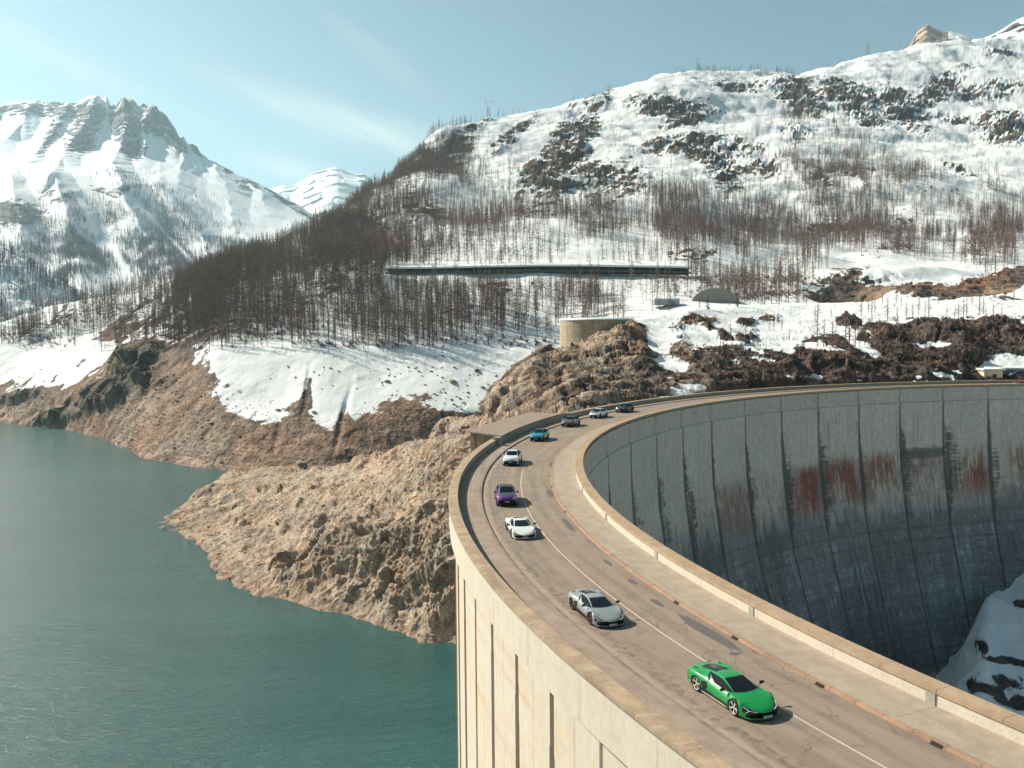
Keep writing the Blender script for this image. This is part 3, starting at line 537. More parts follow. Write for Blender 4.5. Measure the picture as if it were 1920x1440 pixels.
JOI = [92.4, 98.18, 103.8, 109.5, 115.2, 121.1, 126.8, 132.8, 138.7, 144.2, 149.6, 155.6, 162.0, 167.8, 173.6, 179.4, 185.2, 191, 196.8, 202.6, 208.4, 214.2, 220, 86.6, 80.8]
def inner_R(z):
    return np.interp(-z, [-2, 3.0, 3.05, 10, 16, 28, 34, 46, 55, 67, 90, 125], [129.82, 129.82, 129.50, 129.35, 129.0, 127.1, 125.7, 121.9, 119.2, 115.2, 108.0, 98.0])
def downstream():
    th = np.unique(np.concatenate([np.arange(TH0, 172, .085), np.arange(172, TH1, .6)])); z = np.unique(np.concatenate([np.linspace(-118, -82, 14), np.arange(-82, .62, .27), [-3.0, -3.05]]))
    Tt, Z = np.meshgrid(th, z); Rr = inner_R(Z)
    s = np.radians(Tt) * 129.
    P2 = np.stack([s, Z, 0 * s], -1)
    dj = np.min([np.abs(Tt - j) for j in JOI], 0) * 2.25          # metres to nearest joint
    sj = np.full(Tt.shape, 1e3); 
    for j in JOI:
        dd = (j - Tt) * 2.25; m_ = (dd > -.4) & (dd < sj); sj = np.where(m_ & (dd < 6), dd, sj)   # metres past a joint (towards the far side)
    n1 = fbm(P2 / np.array([7, 14, 1]), 5, seed=400); n2 = fbm(P2 * np.array([1.6, .10, 1]), 5, seed=410); n3 = fbm(P2 * np.array([.5, 3.2, 1]), 4, seed=420); n4 = fbm(P2 * np.array([1.3, .35, 1]), 5, seed=430, gain=.65)
    n5 = fbm(P2 * np.array([2.6, .5, 1]), 4, seed=440, gain=.7)
    blk = _hash(np.searchsorted(np.sort(JOI), Tt).astype(np.int64), np.floor(Z / 11 + n1 * .12).astype(np.int64), np.zeros(Tt.shape, np.int64), 5)
    col = np.ones(Tt.shape + (3,)) * np.array((.56, .50, .435))
    col = col * (1 + .10 * n1 + .12 * n2 + .05 * n3)[..., None]
    band = Z > -3.02
    col = np.where(band[..., None], np.array((.54, .475, .41)) * (1 + .08 * n1 + .06 * n2 + .05 * n3)[..., None], col)
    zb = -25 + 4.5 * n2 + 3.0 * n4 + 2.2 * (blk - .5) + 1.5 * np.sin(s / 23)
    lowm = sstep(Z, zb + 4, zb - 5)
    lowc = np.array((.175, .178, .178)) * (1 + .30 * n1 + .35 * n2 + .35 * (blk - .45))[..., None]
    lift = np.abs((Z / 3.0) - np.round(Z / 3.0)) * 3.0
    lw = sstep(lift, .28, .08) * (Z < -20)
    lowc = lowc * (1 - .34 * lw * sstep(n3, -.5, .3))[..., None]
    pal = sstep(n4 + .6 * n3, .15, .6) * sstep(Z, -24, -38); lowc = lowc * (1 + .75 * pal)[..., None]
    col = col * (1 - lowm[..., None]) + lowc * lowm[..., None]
    sb = sstep(Z, -29, -24 + 2 * n4) * sstep(Z, -14, -19 + 3 * n2) * sstep(Tt, 150, 134) * sstep(n1 + .6 * n5, -.5, .5); col = mixc3(col, (.23, .12, .09), sb * .85)
    # rust bleeding from the lift joints
    for a, b_, z0, z1, am in ((122.0, 124.2, -17.5, -27, 1), (116.0, 120.2, -16, -26, .85), (110.3, 114.2, -15.5, -24, .8), (98.6, 101.3, -15, -24, 1), (91.5, 96.6, -14, -22, 1), (86, 90, -14, -24, .8), (129.4, 131.8, -17, -27, .9), (143.2, 144.2, -21, -33, .7), (124.5, 126.2, -20, -26, .6), (106, 109, -17, -22, .35), (133, 136, -20, -28, .3)):
        g = sstep(Tt, a - .5, a + .4) * sstep(Tt, b_ + .5, b_ - .4) * sstep(Z, z1 - 2, z1 + 3 + 3 * n4) * sstep(Z, z0 + 2.5 * (1 + n2), z0 - 2 + 2 * n4) * sstep(n2 * .8 + n1 * .5 + n5 * .6 + .42, 0, .6) * am
        col = mixc3(col, (.24, .075, .05), np.clip(g * (.55 + .6 * sstep(n1, -.4, .5)), 0, .92))
    # black seepage from the joints, spreading to one side as it runs down
    wid = .12 + 4.6 * sstep(Z, -6, -18) * sstep(Z, -34, -20) * (.3 + .9 * _hash(np.searchsorted(np.sort(JOI), Tt - .02).astype(np.int64), np.zeros(Tt.shape, np.int64), np.zeros(Tt.shape, np.int64), 9)) * (1 + 1.2 * n3 + .5 * n4)
    drip = sstep(n2 + .4 * fbm(P2 * np.array([.6, .04, 1]), 3, seed=450), .35, .75) * sstep(Z, -3, -6); col = mixc3(col, (.11, .11, .105), drip * .5)
    g = sstep(np.where(sj < 6, sj, 9) + .8 * n2 * wid, wid + .1, wid * .15) * sstep(Z, -2.9, -4) 
    g2 = sstep(dj, .30, .12) * np.where(band, .45, .75)
    col = mixc3(col, (.060, .062, .060), np.clip(np.maximum(g * .85, g2), 0, 1))
    hz = sstep(np.abs(Z + 15.5 + n3), 1.8, .6) * sstep(Tt, 103.4, 104) * sstep(Tt, 109.7, 109.2); col = mixc3(col, (.075, .078, .075), hz * .8)
    for a, b_, z0, z1 in ((99.5, 102.9, -6.5, -13), (92.8, 96.2, -6.0, -9.5), (133, 136.6, -21, -31), (117, 120, -25.5, -28.5), (116.2, 119.5, -40, -43), (104.5, 108, -19, -24)):
        g = sstep(Tt, a, a + .2) * sstep(Tt, b_, b_ - .2) * sstep(Z, z0 + .25, z0 - .1) * sstep(Z, z1 + 4 * n2, z0 - 1); col = mixc3(col, (.40, .43, .43), g * sstep(n2, -.25, .35) * .55)
    Rr = Rr + np.where(dj < .16, .10, 0)
    V = np.stack([CX + Rr * np.cos(np.radians(Tt)), CY + Rr * np.sin(np.radians(Tt)), Z], -1)
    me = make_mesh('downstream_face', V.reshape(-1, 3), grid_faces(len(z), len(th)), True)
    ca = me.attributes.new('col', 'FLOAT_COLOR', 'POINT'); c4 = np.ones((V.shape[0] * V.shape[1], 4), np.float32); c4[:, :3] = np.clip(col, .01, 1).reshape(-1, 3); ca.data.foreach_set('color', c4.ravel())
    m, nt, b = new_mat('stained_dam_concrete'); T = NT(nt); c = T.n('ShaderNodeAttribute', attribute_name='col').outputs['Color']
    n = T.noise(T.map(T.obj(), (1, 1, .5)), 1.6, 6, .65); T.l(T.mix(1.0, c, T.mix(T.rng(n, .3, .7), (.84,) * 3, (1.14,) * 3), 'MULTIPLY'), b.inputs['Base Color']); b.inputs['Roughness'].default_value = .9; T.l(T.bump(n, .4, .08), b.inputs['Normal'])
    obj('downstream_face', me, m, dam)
downstream()
def upstream():
    th = np.unique(np.concatenate([np.arange(TH0, 168, .5), np.arange(168, 217, .035), np.arange(217, TH1, .3)])); z = np.unique(np.concatenate([np.linspace(-60, -30, 20), np.arange(-30, -1.75, .35), [-1.75, -1.70, 0, .55]]))
    Tt, Z = np.meshgrid(th, z); s = np.radians(Tt) * 143.5
    P2 = np.stack([s, Z, 0 * s], -1); n1 = fbm(P2 / 6, 5, seed=500); n2 = fbm(P2 * np.array([1.5, .12, 1]), 5, seed=510); n3 = fbm(P2 * np.array([.12, 1.8, 1]), 4, seed=520)
    bandb = -1.72
    Rr = np.where(Z > bandb, 143.84, 143.34)
    step = 2.35; ph = (Tt - 187.15) / step + 40; k = np.round(ph); dd = (ph - k) * step * 2.5      # metres from slot centre
    wide = np.where(np.mod(k, 4) == 2, .0, 1.0)
    halfw = (.07 + .11 * sstep(Z, -3, -7)) * wide + .03
    slot = (np.abs(dd) < halfw) & (Z < -2.3)
    Rr = np.where(slot, Rr - .55 * wide - .05, Rr)
    # each block leans a little: a shallow step at every slot
    Rr = np.where(Z < bandb, Rr + .10 * ((ph - np.floor(ph)) - .5), Rr)
    col = np.ones(Tt.shape + (3,)) * np.array((.60, .515, .415)) * (1 + .05 * n1 + .06 * n2)[..., None]
    below = Z < bandb
    och = sstep(n2 * .8 + n3 * .7 + n1 * .3 + .12 * (np.mod(k, 2)), .0, .55) * below
    col = mixc3(col, (.60, .45, .29), och * .65)
    lift = np.abs(Z / 1.5 - np.round(Z / 1.5)) * 1.5
    col = mixc3(col, (.45, .34, .23), sstep(lift, .14, .03) * .35 * (below * .8 + .25) * sstep(n1, -.5, .2))
    col = mixc3(col, (.20, .145, .11), slot * .6)  # slots are darkened as well as cut, their shade painted into the colour
    mid = np.abs((ph - np.floor(ph)) - .5) * step * 2.5; col = mixc3(col, (.35, .27, .19), sstep(mid, .10, .03) * .6 * below)
    bj = np.abs(Tt / 2.75 - np.round(Tt / 2.75)) * 2.75 * 2.5; cr_ = sstep(np.abs(bj + .35 * n1), .09, .02) * (~below) * sstep(Z, 1.2, -.6); col = mixc3(col, (.33, .27, .21), cr_ * .5)
    V = np.stack([CX + Rr * np.cos(np.radians(Tt)), CY + Rr * np.sin(np.radians(Tt)), Z], -1)
    me = make_mesh('upstream_face', V.reshape(-1, 3), grid_faces(len(z), len(th), True), False)
    ca = me.attributes.new('col', 'FLOAT_COLOR', 'POINT'); c4 = np.ones((V.shape[0] * V.shape[1], 4), np.float32); c4[:, :3] = np.clip(col, .01, 1).reshape(-1, 3); ca.data.foreach_set('color', c4.ravel())
    m, nt, b = new_mat('cream_dam_concrete'); T = NT(nt); c = T.n('ShaderNodeAttribute', attribute_name='col').outputs['Color']
    n = T.noise(T.map(T.obj(), (1, 1, .6)), 2.2, 6, .65); T.l(T.mix(1.0, c, T.mix(T.rng(n, .3, .7), (.93,) * 3, (1.05,) * 3), 'MULTIPLY'), b.inputs['Base Color']); b.inputs['Roughness'].default_value = .9; T.l(T.bump(n, .3, .05), b.inputs['Normal'])
    obj('upstream_face', me, m, dam)
upstream()
hp = .90
sweep('parapet', [(143.84, .55), (143.84, .72), (143.10, .72), (143.10, .14)], m_grey, dam)
sweep('parapet_coping', [(143.92, .70), (143.92, hp), (143.02, hp), (143.02, .70)], m_coping2, dam, closed=True)
sweep('parapet', [(129.82, .55), (129.90, .72), (130.62, .72), (130.62, .12)], m_cream, dam)
sweep('parapet_coping', [(129.78, .70), (129.78, hp), (130.70, hp), (130.70, .70)], m_coping, dam, closed=True)
for a in np.arange(86.0, 232, 5.62):       # grey pilasters on the road side of the inner parapet, ribs on the outer one
    t = a + (192.77 - (86.0 + 5.62 * 19))
    sweep('pilaster', [(130.60, .12), (130.665, .12), (130.665, .70), (130.60, .70)], m_grey, dam, t, t + .22)
dammass = sweep('crest_slab', [(143.3, -.6), (129.9, -.6)], m_grey, dam)
ped = sweep('pavement', [(130.62, .12), (133.18, .12)], m_pave, None); tag(ped, kind='structure')
ped2 = sweep('pavement', [(140.93, .14), (143.10, .14)], m_pave2, None); tag(ped2, kind='structure')
k1 = sweep('kerb', [(133.18, .125), (133.45, .135), (133.47, .0)], m_kerb, None); tag(k1, kind='structure')
k2 = sweep('kerb', [(140.70, 0), (140.72, .15), (140.93, .145)], m_kerbd, None); tag(k2, kind='structure')

def road():
    m, nt, b = new_mat('worn_asphalt'); T = NT(nt); a = T.n('ShaderNodeAttribute', attribute_name='sr').outputs['Vector']
    sx = T.n('ShaderNodeSeparateXYZ'); T.l(a, sx.inputs[0]); r = sx.outputs[1]
    st = T.map(a, (.09, 1, 1)); n1 = T.noise(st, 1.6, 6, .6); n2 = T.noise(a, .55, 6, .6); n3 = T.noise(a, 14, 4, .7); n5 = T.noise(a, 2.2, 6, .7)
    c = T.mix(T.rng(n1, .35, .65), (.235, .178, .130), (.30, .235, .175))
    track = None
    for rc in (134.8, 136.2, 137.9, 139.5):
        g = T.rng(T.m('ABSOLUTE', T.m('SUBTRACT', r, rc)), .0, .55, 1, 0); track = g if track is None else T.m('ADD', track, g)
    c = T.mix(T.m('MULTIPLY', track, .38, None, True), c, (.335, .272, .205))
    edge = T.rng(T.m('ABSOLUTE', T.m('SUBTRACT', r, 140.45)), .05, .5, 1, 0); c = T.mix(T.m('MULTIPLY', edge, .7), c, (.40, .32, .25))
    dirt = T.m('MULTIPLY', T.rng(T.m('ABSOLUTE', T.m('SUBTRACT', r, 139.75)), .1, .9, 1, 0), T.rng(n5, .44, .64)); c = T.mix(T.m('MULTIPLY', dirt, .8), c, (.15, .105, .09))
    c = T.mix(T.rng(n2, .52, .68, 0, .45), c, (.17, .13, .12))
    c = T.mix(T.m('MULTIPLY', T.rng(n3, .25, .75), .35), c, T.mix(1.0, c, (.6, .6, .6), 'MULTIPLY'))
    vo = T.n('ShaderNodeTexVoronoi', feature='DISTANCE_TO_EDGE'); vo.inputs['Scale'].default_value = .75
    wv = T.n('ShaderNodeVectorMath', operation='ADD'); T.l(T.map(a, (.5, 1, 1)), wv.inputs[0]); nn = T.n('ShaderNodeTexNoise'); nn.inputs['Scale'].default_value = 1.1; nn.inputs['Detail'].default_value = 5; T.l(a, nn.inputs['Vector']); T.l(nn.outputs['Color'], wv.inputs[1]); T.l(wv.outputs[0], vo.inputs['Vector'])
    crk = T.m('MULTIPLY', T.rng(vo.outputs['Distance'], .004, .015, 1, 0), T.rng(T.noise(a, .16, 3), .50, .60)); c = T.mix(T.m('MULTIPLY', crk, .75), c, (.06, .05, .05))
    T.l(c, b.inputs['Base Color']); b.inputs['Roughness'].default_value = .88; b.inputs['Specular IOR Level'].default_value = .3; T.l(T.bump(n3, .5, .01), b.inputs['Normal'])
    ro = sweep('road', [(133.46, 0), (140.71, 0)], m, None, dth=.1); tag(ro, kind='structure')
    sweep('centre_line', [(136.65, .004), (136.75, .004)], sr_mat('worn_line_paint', (.60, .50, .39), .1, blot=.45, blotcol=(.34, .27, .21), k=2), ro, th0=175.5, dth=.1)
    sweep('centre_line', [(136.66, .004), (136.74, .004)], sr_mat('faded_line_paint', (.37, .30, .235), .1, blot=.7, blotcol=(.27, .21, .17), k=2), ro, th0=100, th1=175.4, dth=.1)
    mp = plain('asphalt_patch', (.115, .095, .09), .85, scale=8, var=.25)
    for i, (px, py, L, W) in enumerate(((1322, 1182, 6.4, .42), (1232, 1130, 1.7, .24), (1186, 1091, 1.5, .2), (1034, 871, 3.6, .32), (1031, 925, 4.2, .34), (1066, 984, 5.2, .3), (1377, 1226, .5, .25), (1140, 1055, 1.6, .22))):
        d0 = depth_at_z(px, py, 0.0); P0 = at(px, py, d0); th = math.degrees(math.atan2(P0[1] - CY, P0[0] - CX)); r0 = math.hypot(P0[0] - CX, P0[1] - CY)
        r_ = np.random.default_rng(i); n = 22; V = []
        for k in range(n):
            t = 2 * math.pi * k / n; q = 1 + .10 * r_.normal(); V.append(pt(th + math.degrees(L / 2 * math.cos(t) * q / 137), r0 + W * math.sin(t) * q, .004 + .0003 * i))
        me = make_mesh('asphalt_patch', V, [tuple(range(n))]); obj('asphalt_patch', me, mp, ro)
    md = plain('drain_dark', (.03, .025, .02), .9)
    for px, py in ((1279, 1130), (1389, 1196), (1546, 1284), (1767, 1395), (1045, 893), (1053, 913), (1068, 960)):
        d0 = depth_at_z(px, py, 0.0); P0 = at(px, py, d0); th = math.degrees(math.atan2(P0[1] - CY, P0[0] - CX))
        sweep('drain_inlet', [(133.60, .003), (133.475, .005), (133.475, .09), (133.44, .139)], md, ro, th - .12, th + .12)
road()

# terrace built out from the dam, with its stained pier
def terrace():
    t = empty('terrace'); tag(t, 'flat roofed concrete terrace built out over the lake beside the dam road', 'terrace')
    mt = sr_mat('terrace_top', (.30, .235, .18), .12, blot=.5, blotcol=(.2, .15, .12)); ms = sr_mat('stained_pier', (.40, .27, .185), .15, blot=.6, blotcol=(.2, .11, .09), streak=.8, streakcol=(.13, .06, .06)); mw = m_grey; me_ = m_kerbd
    A0, A1 = 154.2, 166.9
    V = [pt(a, r, z) for z in (1.02, 1.22) for a, r in ((A1, 142.75), (A1 - 1.6, 149.0), (A0 - .4, 149.2), (A0 + .1, 143.5))]
    # curved inner edge: fan of quads
    n = 24; ths = np.linspace(A1, A0, n); top = []; 
    mb = MB(); mk = MB()
    for i in range(n - 1):
        a, b_ = ths[i], ths[i + 1]; q = lambda th: np.interp(th, [A0, A1], [143.0, 142.72]); o_ = lambda th: th - 1.6 * (th - A0) / (A1 - A0)
        P = [pt(a, q(a), 1.22), pt(b_, q(b_), 1.22), pt(o_(b_), 149.0, 1.22), pt(o_(a), 149.0, 1.22)]; mb.add(P, [(0, 1, 2, 3)])
        Q = [pt(a, q(a), 1.02), pt(b_, q(b_), 1.02), pt(o_(b_), 149.0, 1.02), pt(o_(a), 149.0, 1.02)]; mk.add(Q, [(3, 2, 1, 0)])
        mk.add([P[0], P[1], Q[1], Q[0]], [(0, 3, 2, 1)]); mk.add([P[2], P[3], Q[3], Q[2]], [(0, 3, 2, 1)])
        if i == 0: mk.add([P[3], P[0], Q[0], Q[3]], [(0, 3, 2, 1)])
        if i == n - 2: mk.add([P[1], P[2], Q[2], Q[1]], [(0, 3, 2, 1)])
    def srm(o):
        n_ = len(o.data.vertices); co = np.empty(n_ * 3); o.data.vertices.foreach_get('co', co); co = co.reshape(-1, 3); th = np.arctan2(co[:, 1] - CY, co[:, 0] - CX) % (2 * np.pi)
        a = o.data.attributes.new('sr', 'FLOAT_VECTOR', 'POINT'); a.data.foreach_set('vector', np.stack([th * 137, np.hypot(co[:, 0] - CX, co[:, 1] - CY), co[:, 2]], -1).astype(np.float32).ravel()); return o
    srm(mb.build('roof_deck', mt, t)); srm(mk.build('slab_edge', me_, t))
    sweep('side_wall', [(142.95, .14), (142.95, 1.015)], m_grey, t, A0, A1, .3)
    w1 = MB()
    for (a0, r0), (a1, r1) in (((165.9, 143.95), (165.3, 148.6)), ((165.3, 148.6), (154, 148.7)), ((154, 148.7), (154.2, 143.95))):
        k = 10 if abs(a0 - a1) > 3 else 1
        for i in range(k):
            b0, b1 = a0 + (a1 - a0) * i / k, a0 + (a1 - a0) * (i + 1) / k; s0, s1 = r0 + (r1 - r0) * i / k, r0 + (r1 - r0) * (i + 1) / k
            zs = [1.01, -.7, -3, -6, -10, -16]
            for za, zb in zip(zs[:-1], zs[1:]): w1.add([pt(b0, s0, za), pt(b1, s1, za), pt(b1, s1, zb), pt(b0, s0, zb)], [(0, 1, 2, 3)])
    srm(w1.build('pier_wall', ms, t))
    for a in (167.6, 153.6):
        p = pt(a, 143.0, .7); b_ = MB().box((p[0], p[1], .66), (.9, 1.1, 1.12), R(a)); srm(b_.build('end_post', m_grey, t))
terrace()

# ================================================================== trees
def larch_mesh(seed, nb, wid, dead=.22, spread=.15, tri=True, wob=.0, thick=1.0, sub=0):
    """unit-height bare larch: tapered trunk + crown of thin drooping branches with twigs; returns trunk (V,F) and crown (V,F) as triangles"""
    r = np.random.default_rng(seed)
    V = []; Fc = []
    ns = 4; hs = [0, .35, .7, 1.0]; rr = [.0105 * thick, .008 * thick, .005 * thick, .0012]; lean = r.normal(0, .008, 2)
    for h, q in zip(hs, rr):
        for k in range(ns):
            t = 2 * math.pi * k / ns; V.append((q * math.cos(t) + lean[0] * h, q * math.sin(t) + lean[1] * h, h))
    for i in range(len(hs) - 1):
        for k in range(ns):
            a, b, c, d = i * ns + k, i * ns + (k + 1) % ns, (i + 1) * ns + (k + 1) % ns, (i + 1) * ns + k; Fc += [(a, b, c), (a, c, d)]
    T = (np.array(V), np.array(Fc)); V = []; Fc = []
    for i in range(nb):
        z = dead + (1 - dead) * (i + r.random()) / nb; q = (1 - z) / (1 - dead); L = spread * (min(1, q * 1.05 + .08) ** .75) * r.uniform(.55, 1.12)
        if z < dead + .1: L *= r.uniform(.3, 1)
        a = r.uniform(0, 2 * math.pi); up = r.uniform(-.28, .22); d = np.array((math.cos(a), math.sin(a), up)); d /= np.linalg.norm(d)
        o = np.array((lean[0] * z, lean[1] * z, z)); side = np.cross(d, (0, 0, 1)); roll = r.uniform(-.9, .9); wv = side * math.sin(roll) + np.array((0, 0, 1)) * math.cos(roll)
        n = len(V); w_ = wid * r.uniform(.7, 1.3); V += [o - wv * w_ * .4, o + wv * w_ * .6, o + d * L]; Fc.append((n, n + 1, n + 2))
        for s_ in range(sub):
            t = r.uniform(.3, .95); b0 = o + d * L * t; dd = d * .5 + side * r.choice((-1, 1)) * .7 + np.array((0, 0, r.uniform(-.6, .3))); n = len(V)
            V += [b0, b0 + d * w_ * 1.1, b0 + dd * L * .34]; Fc.append((n, n + 1, n + 2))
    return T, (np.array(V), np.array(Fc))
def spruce_mesh(seed, n=150):
    r = np.random.default_rng(seed); V = []; Fc = []
    for i in range(n):
        z = .08 + .9 * (i + r.random()) / n; L = .17 * (1 - z) ** .8 * r.uniform(.7, 1.15) + .01; a = r.uniform(0, 6.283); d = np.array((math.cos(a), math.sin(a), -.35)); s_ = np.array((-math.sin(a), math.cos(a), 0)); o = np.array((0, 0, z)); k = len(V)
        V += [o, o + d * L + s_ * L * .28, o + d * L * 1.15, o + d * L - s_ * L * .28]; Fc += [(k, k + 1, k + 2), (k, k + 2, k + 3)]
    return np.array(V), np.array(Fc)
m_bark = plain('larch_bark', (.15, .105, .082), .95, var=.3, scale=1)
m_twig = plain('larch_twigs', (.200, .125, .092), .95, var=.45, scale=.5)
m_twig2 = plain('wood_twigs', (.165, .108, .084), .95, var=.50, scale=.12)
m_far = plain('far_wood', (.070, .060, .060), .95, var=.25, scale=.01)
m_needle = plain('dark_needles', (.028, .036, .028), .95, var=.3, scale=2)
m_bush = plain('bush_twigs', (.17, .10, .075), .95, var=.35, scale=.2)

def sample(G, dens, n, rs):
    """n random places on grid G with probability ~ dens x true ground area"""
    du = np.linalg.norm(np.diff(G, axis=1)[:-1], axis=-1); dv = np.linalg.norm(np.diff(G, axis=0)[:, :-1], axis=-1)
    w_ = (du * dv * dens[:-1, :-1]).ravel().clip(0); w_ /= w_.sum(); idx = rs.choice(len(w_), n, p=w_); i, j = np.divmod(idx, G.shape[1] - 1)
    a, b = rs.random((2, n, 1)); return G[i, j] * (1 - a) * (1 - b) + G[i + 1, j] * a * (1 - b) + G[i, j + 1] * (1 - a) * b + G[i + 1, j + 1] * a * b
def merged(templates, P, Hh, rs, sx=1.0):
    Vs = []; Fs = []; base = 0; k = rs.integers(0, len(templates), len(P)); rot = rs.uniform(0, 6.283, len(P))
    for t, (V, Fc) in enumerate(templates):
        sel = np.where(k == t)[0]
        if not len(sel): continue
        c, s_ = np.cos(rot[sel])[:, None], np.sin(rot[sel])[:, None]; h = Hh[sel][:, None]; q = sx * rs.uniform(.85, 1.2, (len(sel), 1))
        X = (V[None, :, 0] * c - V[None, :, 1] * s_) * h * q; Y = (V[None, :, 0] * s_ + V[None, :, 1] * c) * h * q; Z = V[None, :, 2] * h
        W = np.stack([X, Y, Z], -1) + P[sel][:, None]; Vs.append(W.reshape(-1, 3)); Fs.append((Fc[None] + (np.arange(len(sel)) * len(V))[:, None, None]).reshape(-1, 3) + base); base += len(sel) * len(V)
    return np.concatenate(Vs), np.concatenate(Fs)

rs = np.random.default_rng(21)
# where larches stand on the hillside (same survey coordinates as the rock), thinner on the upper snow
wpx = fbm(A / 55.0, 4, seed=71) * 70; wpy = fbm(A / 40.0, 4, seed=72) * 34
dens = blobs(PX + wpx, PY + wpy, [
    (560, 590, 200, 70, 0, 1.0), (760, 620, 240, 36, 0, 1.0), (1000, 560, 200, 50, 0, .8), (480, 620, 100, 36, 0, .8), (430, 560, 90, 62, 0, .95), (700, 590, 120, 56, 0, 1), (640, 480, 110, 40, -35, 1.0), (470, 520, 80, 30, -20, 1), (840, 600, 110, 42, 0, .9), (990, 590, 110, 50, 0, .9), (1090, 545, 150, 34, 0, .9), (1300, 540, 150, 24, 0, .8), (1450, 540, 70, 28, 0, .7),
    (560, 540, 260, 50, -14, .9), (740, 400, 70, 45, -40, .8), (850, 330, 36, 26, -60, .75), (830, 300, 60, 16, -40, .8), (770, 320, 60, 16, -42, 1), (700, 400, 60, 30, -40, 1), (620, 440, 70, 16, -35, 1.1),
    (1640, 390, 150, 60, 22, 1.5), (1440, 425, 130, 52, 0, 1.2), (820, 600, 200, 50, 0, 1.4), (480, 570, 110, 70, -10, 1.3), (1260, 415, 100, 48, 0, .85), (1110, 425, 90, 46, 0, .8), (1700, 430, 130, 40, 0, 1.05), (900, 450, 60, 16, 0, .5), (1880, 420, 60, 70, 0, .75), (1520, 300, 90, 18, 24, .55), (1620, 280, 80, 13, 30, .6), (1640, 330, 90, 20, 40, .8), (1340, 360, 90, 24, 10, .4), (1500, 215, 26, 14, 60, 1.0), (1480, 450, 120, 30, 0, .7),
    (1680, 470, 40, 10, 0, .8), (1830, 470, 26, 30, 0, .9), (60, 625, 70, 13, -10, .7), (180, 590, 60, 8, -25, .4), (380, 610, 60, 36, 0, .6), (1600, 360, 100, 30, 25, .7)])
cl_n = fbm(A / 22.0, 3, seed=77)
belt = np.maximum(blobs(PX, PY + wpy * .5, [(660, 590, 420, 95, -3, 1), (1400, 430, 640, 68, 2, 1), (640, 470, 260, 48, -30, 1)]) * .62, 0)
dens = np.clip(np.maximum(dens * 1.25, belt), 0, 1) * sstep(cl_n + .5 * fbm(A / 60.0, 3, seed=76) + .45 * sstep(PX, 1050, 850), -.35, .35) * (.35 + .65 * sstep(fbm(A / 7.0, 2, seed=78), -.4, .3))
thin = .012 * (PY < 640) * sstep(fbm(A / 60.0, 3, seed=79), -.2, .3) * (PY > 130) * (PX > 760)
dens = np.maximum(dens, thin)
dens = np.where((PY > 660) | (blobs(PX, PY, [(1690, 520, 150, 22, 0, 1), (1640, 495, 120, 12, 0, .8), (1000, 502, 290, 3, 0, 1), (1600, 545, 100, 22, 0, 1)]) > .35), 0, dens)
nfront = 14 + 0
dens[-24:] = 0
dens = dens * np.where(A[..., 1] > 900, .55, 1.0)
PT = sample(A, dens, 21500, rs)
hT = rs.uniform(.48, 1.06, len(PT)) * np.interp(PT[:, 1], [450, 620, 900, 1500, 2300], [21, 21, 20, 16, 14])
# ragged line of trees along the ridges
rid_px = np.concatenate([rs.uniform(330, 800, 420), rs.uniform(1305, 1440, 90), rs.uniform(1455, 1490, 26), rs.uniform(1120, 1150, 12), rs.uniform(1230, 1290, 14), rs.uniform(790, 1000, 14), rs.uniform(1500, 1900, 16), rs.uniform(80, 330, 40)])
ri = sum([6, 66, 64, 86, 48, 60, 52, 66]) - 1
ji = np.clip(((rid_px - pxA[0]) / 1.75).astype(int), 0, len(pxA) - 1)
PR = A[ri - rs.integers(0, 10, len(ji)), ji]; hR = rs.uniform(.45, .95, len(ji)) * np.interp(PR[:, 1], [700, 1000, 2000], [19, 18, 21])
PT = np.concatenate([PT, PR]); hT = np.concatenate([hT, hR]); PT[:, 2] -= .3
tx, ty = proj(PT); keep = ~((tx > 1285) & (tx < 1395) & (PT[:, 1] < 512) & (rs.random(len(PT)) < .9)); PT = PT[keep]; hT = hT[keep]
tx, ty = proj(PT); gal = (tx > 722) & (tx < 1296) & (PT[:, 1] < 600) & (ty > 508)      # trees below the gallery stay below its roof
top_ = ty - hT * F / PT[:, 1]; cut = gal & (top_ < 514) & (rs.random(len(PT)) < .85); hT = np.where(cut, np.maximum((ty - 514) * PT[:, 1] / F, 3.0), hT)
PT = PT[~(gal & (ty < 522))]; hT = hT[~(gal & (ty < 522))]
tx, ty = proj(PT); vis = (tx > -40) & (tx < 1960)
PT, hT, tx, ty = PT[vis], hT[vis], tx[vis], ty[vis]
# bare young larches on the snowy shelf
shelf_px = [(1460, 560, 44), (1532, 650, 60), (1545, 650, 52), (1560, 652, 56), (1567, 655, 50), (1585, 655, 70), (1592, 652, 62), (1604, 650, 44), (1612, 650, 40), (1621, 648, 36), (1534, 598, 36), (1528, 600, 30), (1615, 594, 36), (1628, 590, 32), (1635, 592, 38), (1640, 586, 28), (1664, 600, 46), (1682, 606, 30), (1700, 600, 34), (1710, 598, 30), (1722, 590, 36), (1734, 590, 28), (1741, 592, 40), (1790, 600, 30), (1797, 598, 36), (1806, 596, 40), (1812, 592, 34), (1836, 592, 40), (1844, 588, 34), (1848, 602, 26), (1862, 598, 30), (1900, 565, 26), (1412, 653, 20), (1420, 652, 26), (1443, 620, 26), (1450, 618, 30), (1466, 620, 22), (1370, 640, 40), (1398, 630, 26), (1384, 572, 30), (1312, 578, 34), (1512, 575, 26), (1350, 650, 22), (1560, 596, 18), (1655, 570, 30), (1680, 566, 26), (1580, 566, 28), (1760, 570, 24), (1878, 600, 26), (1905, 612, 24), (1430, 600, 22), (1500, 612, 20), (1480, 640, 24), (1690, 576, 20), (1775, 592, 22), (1822, 574, 22)]
QX2, QY2 = proj(E_); shelf = []
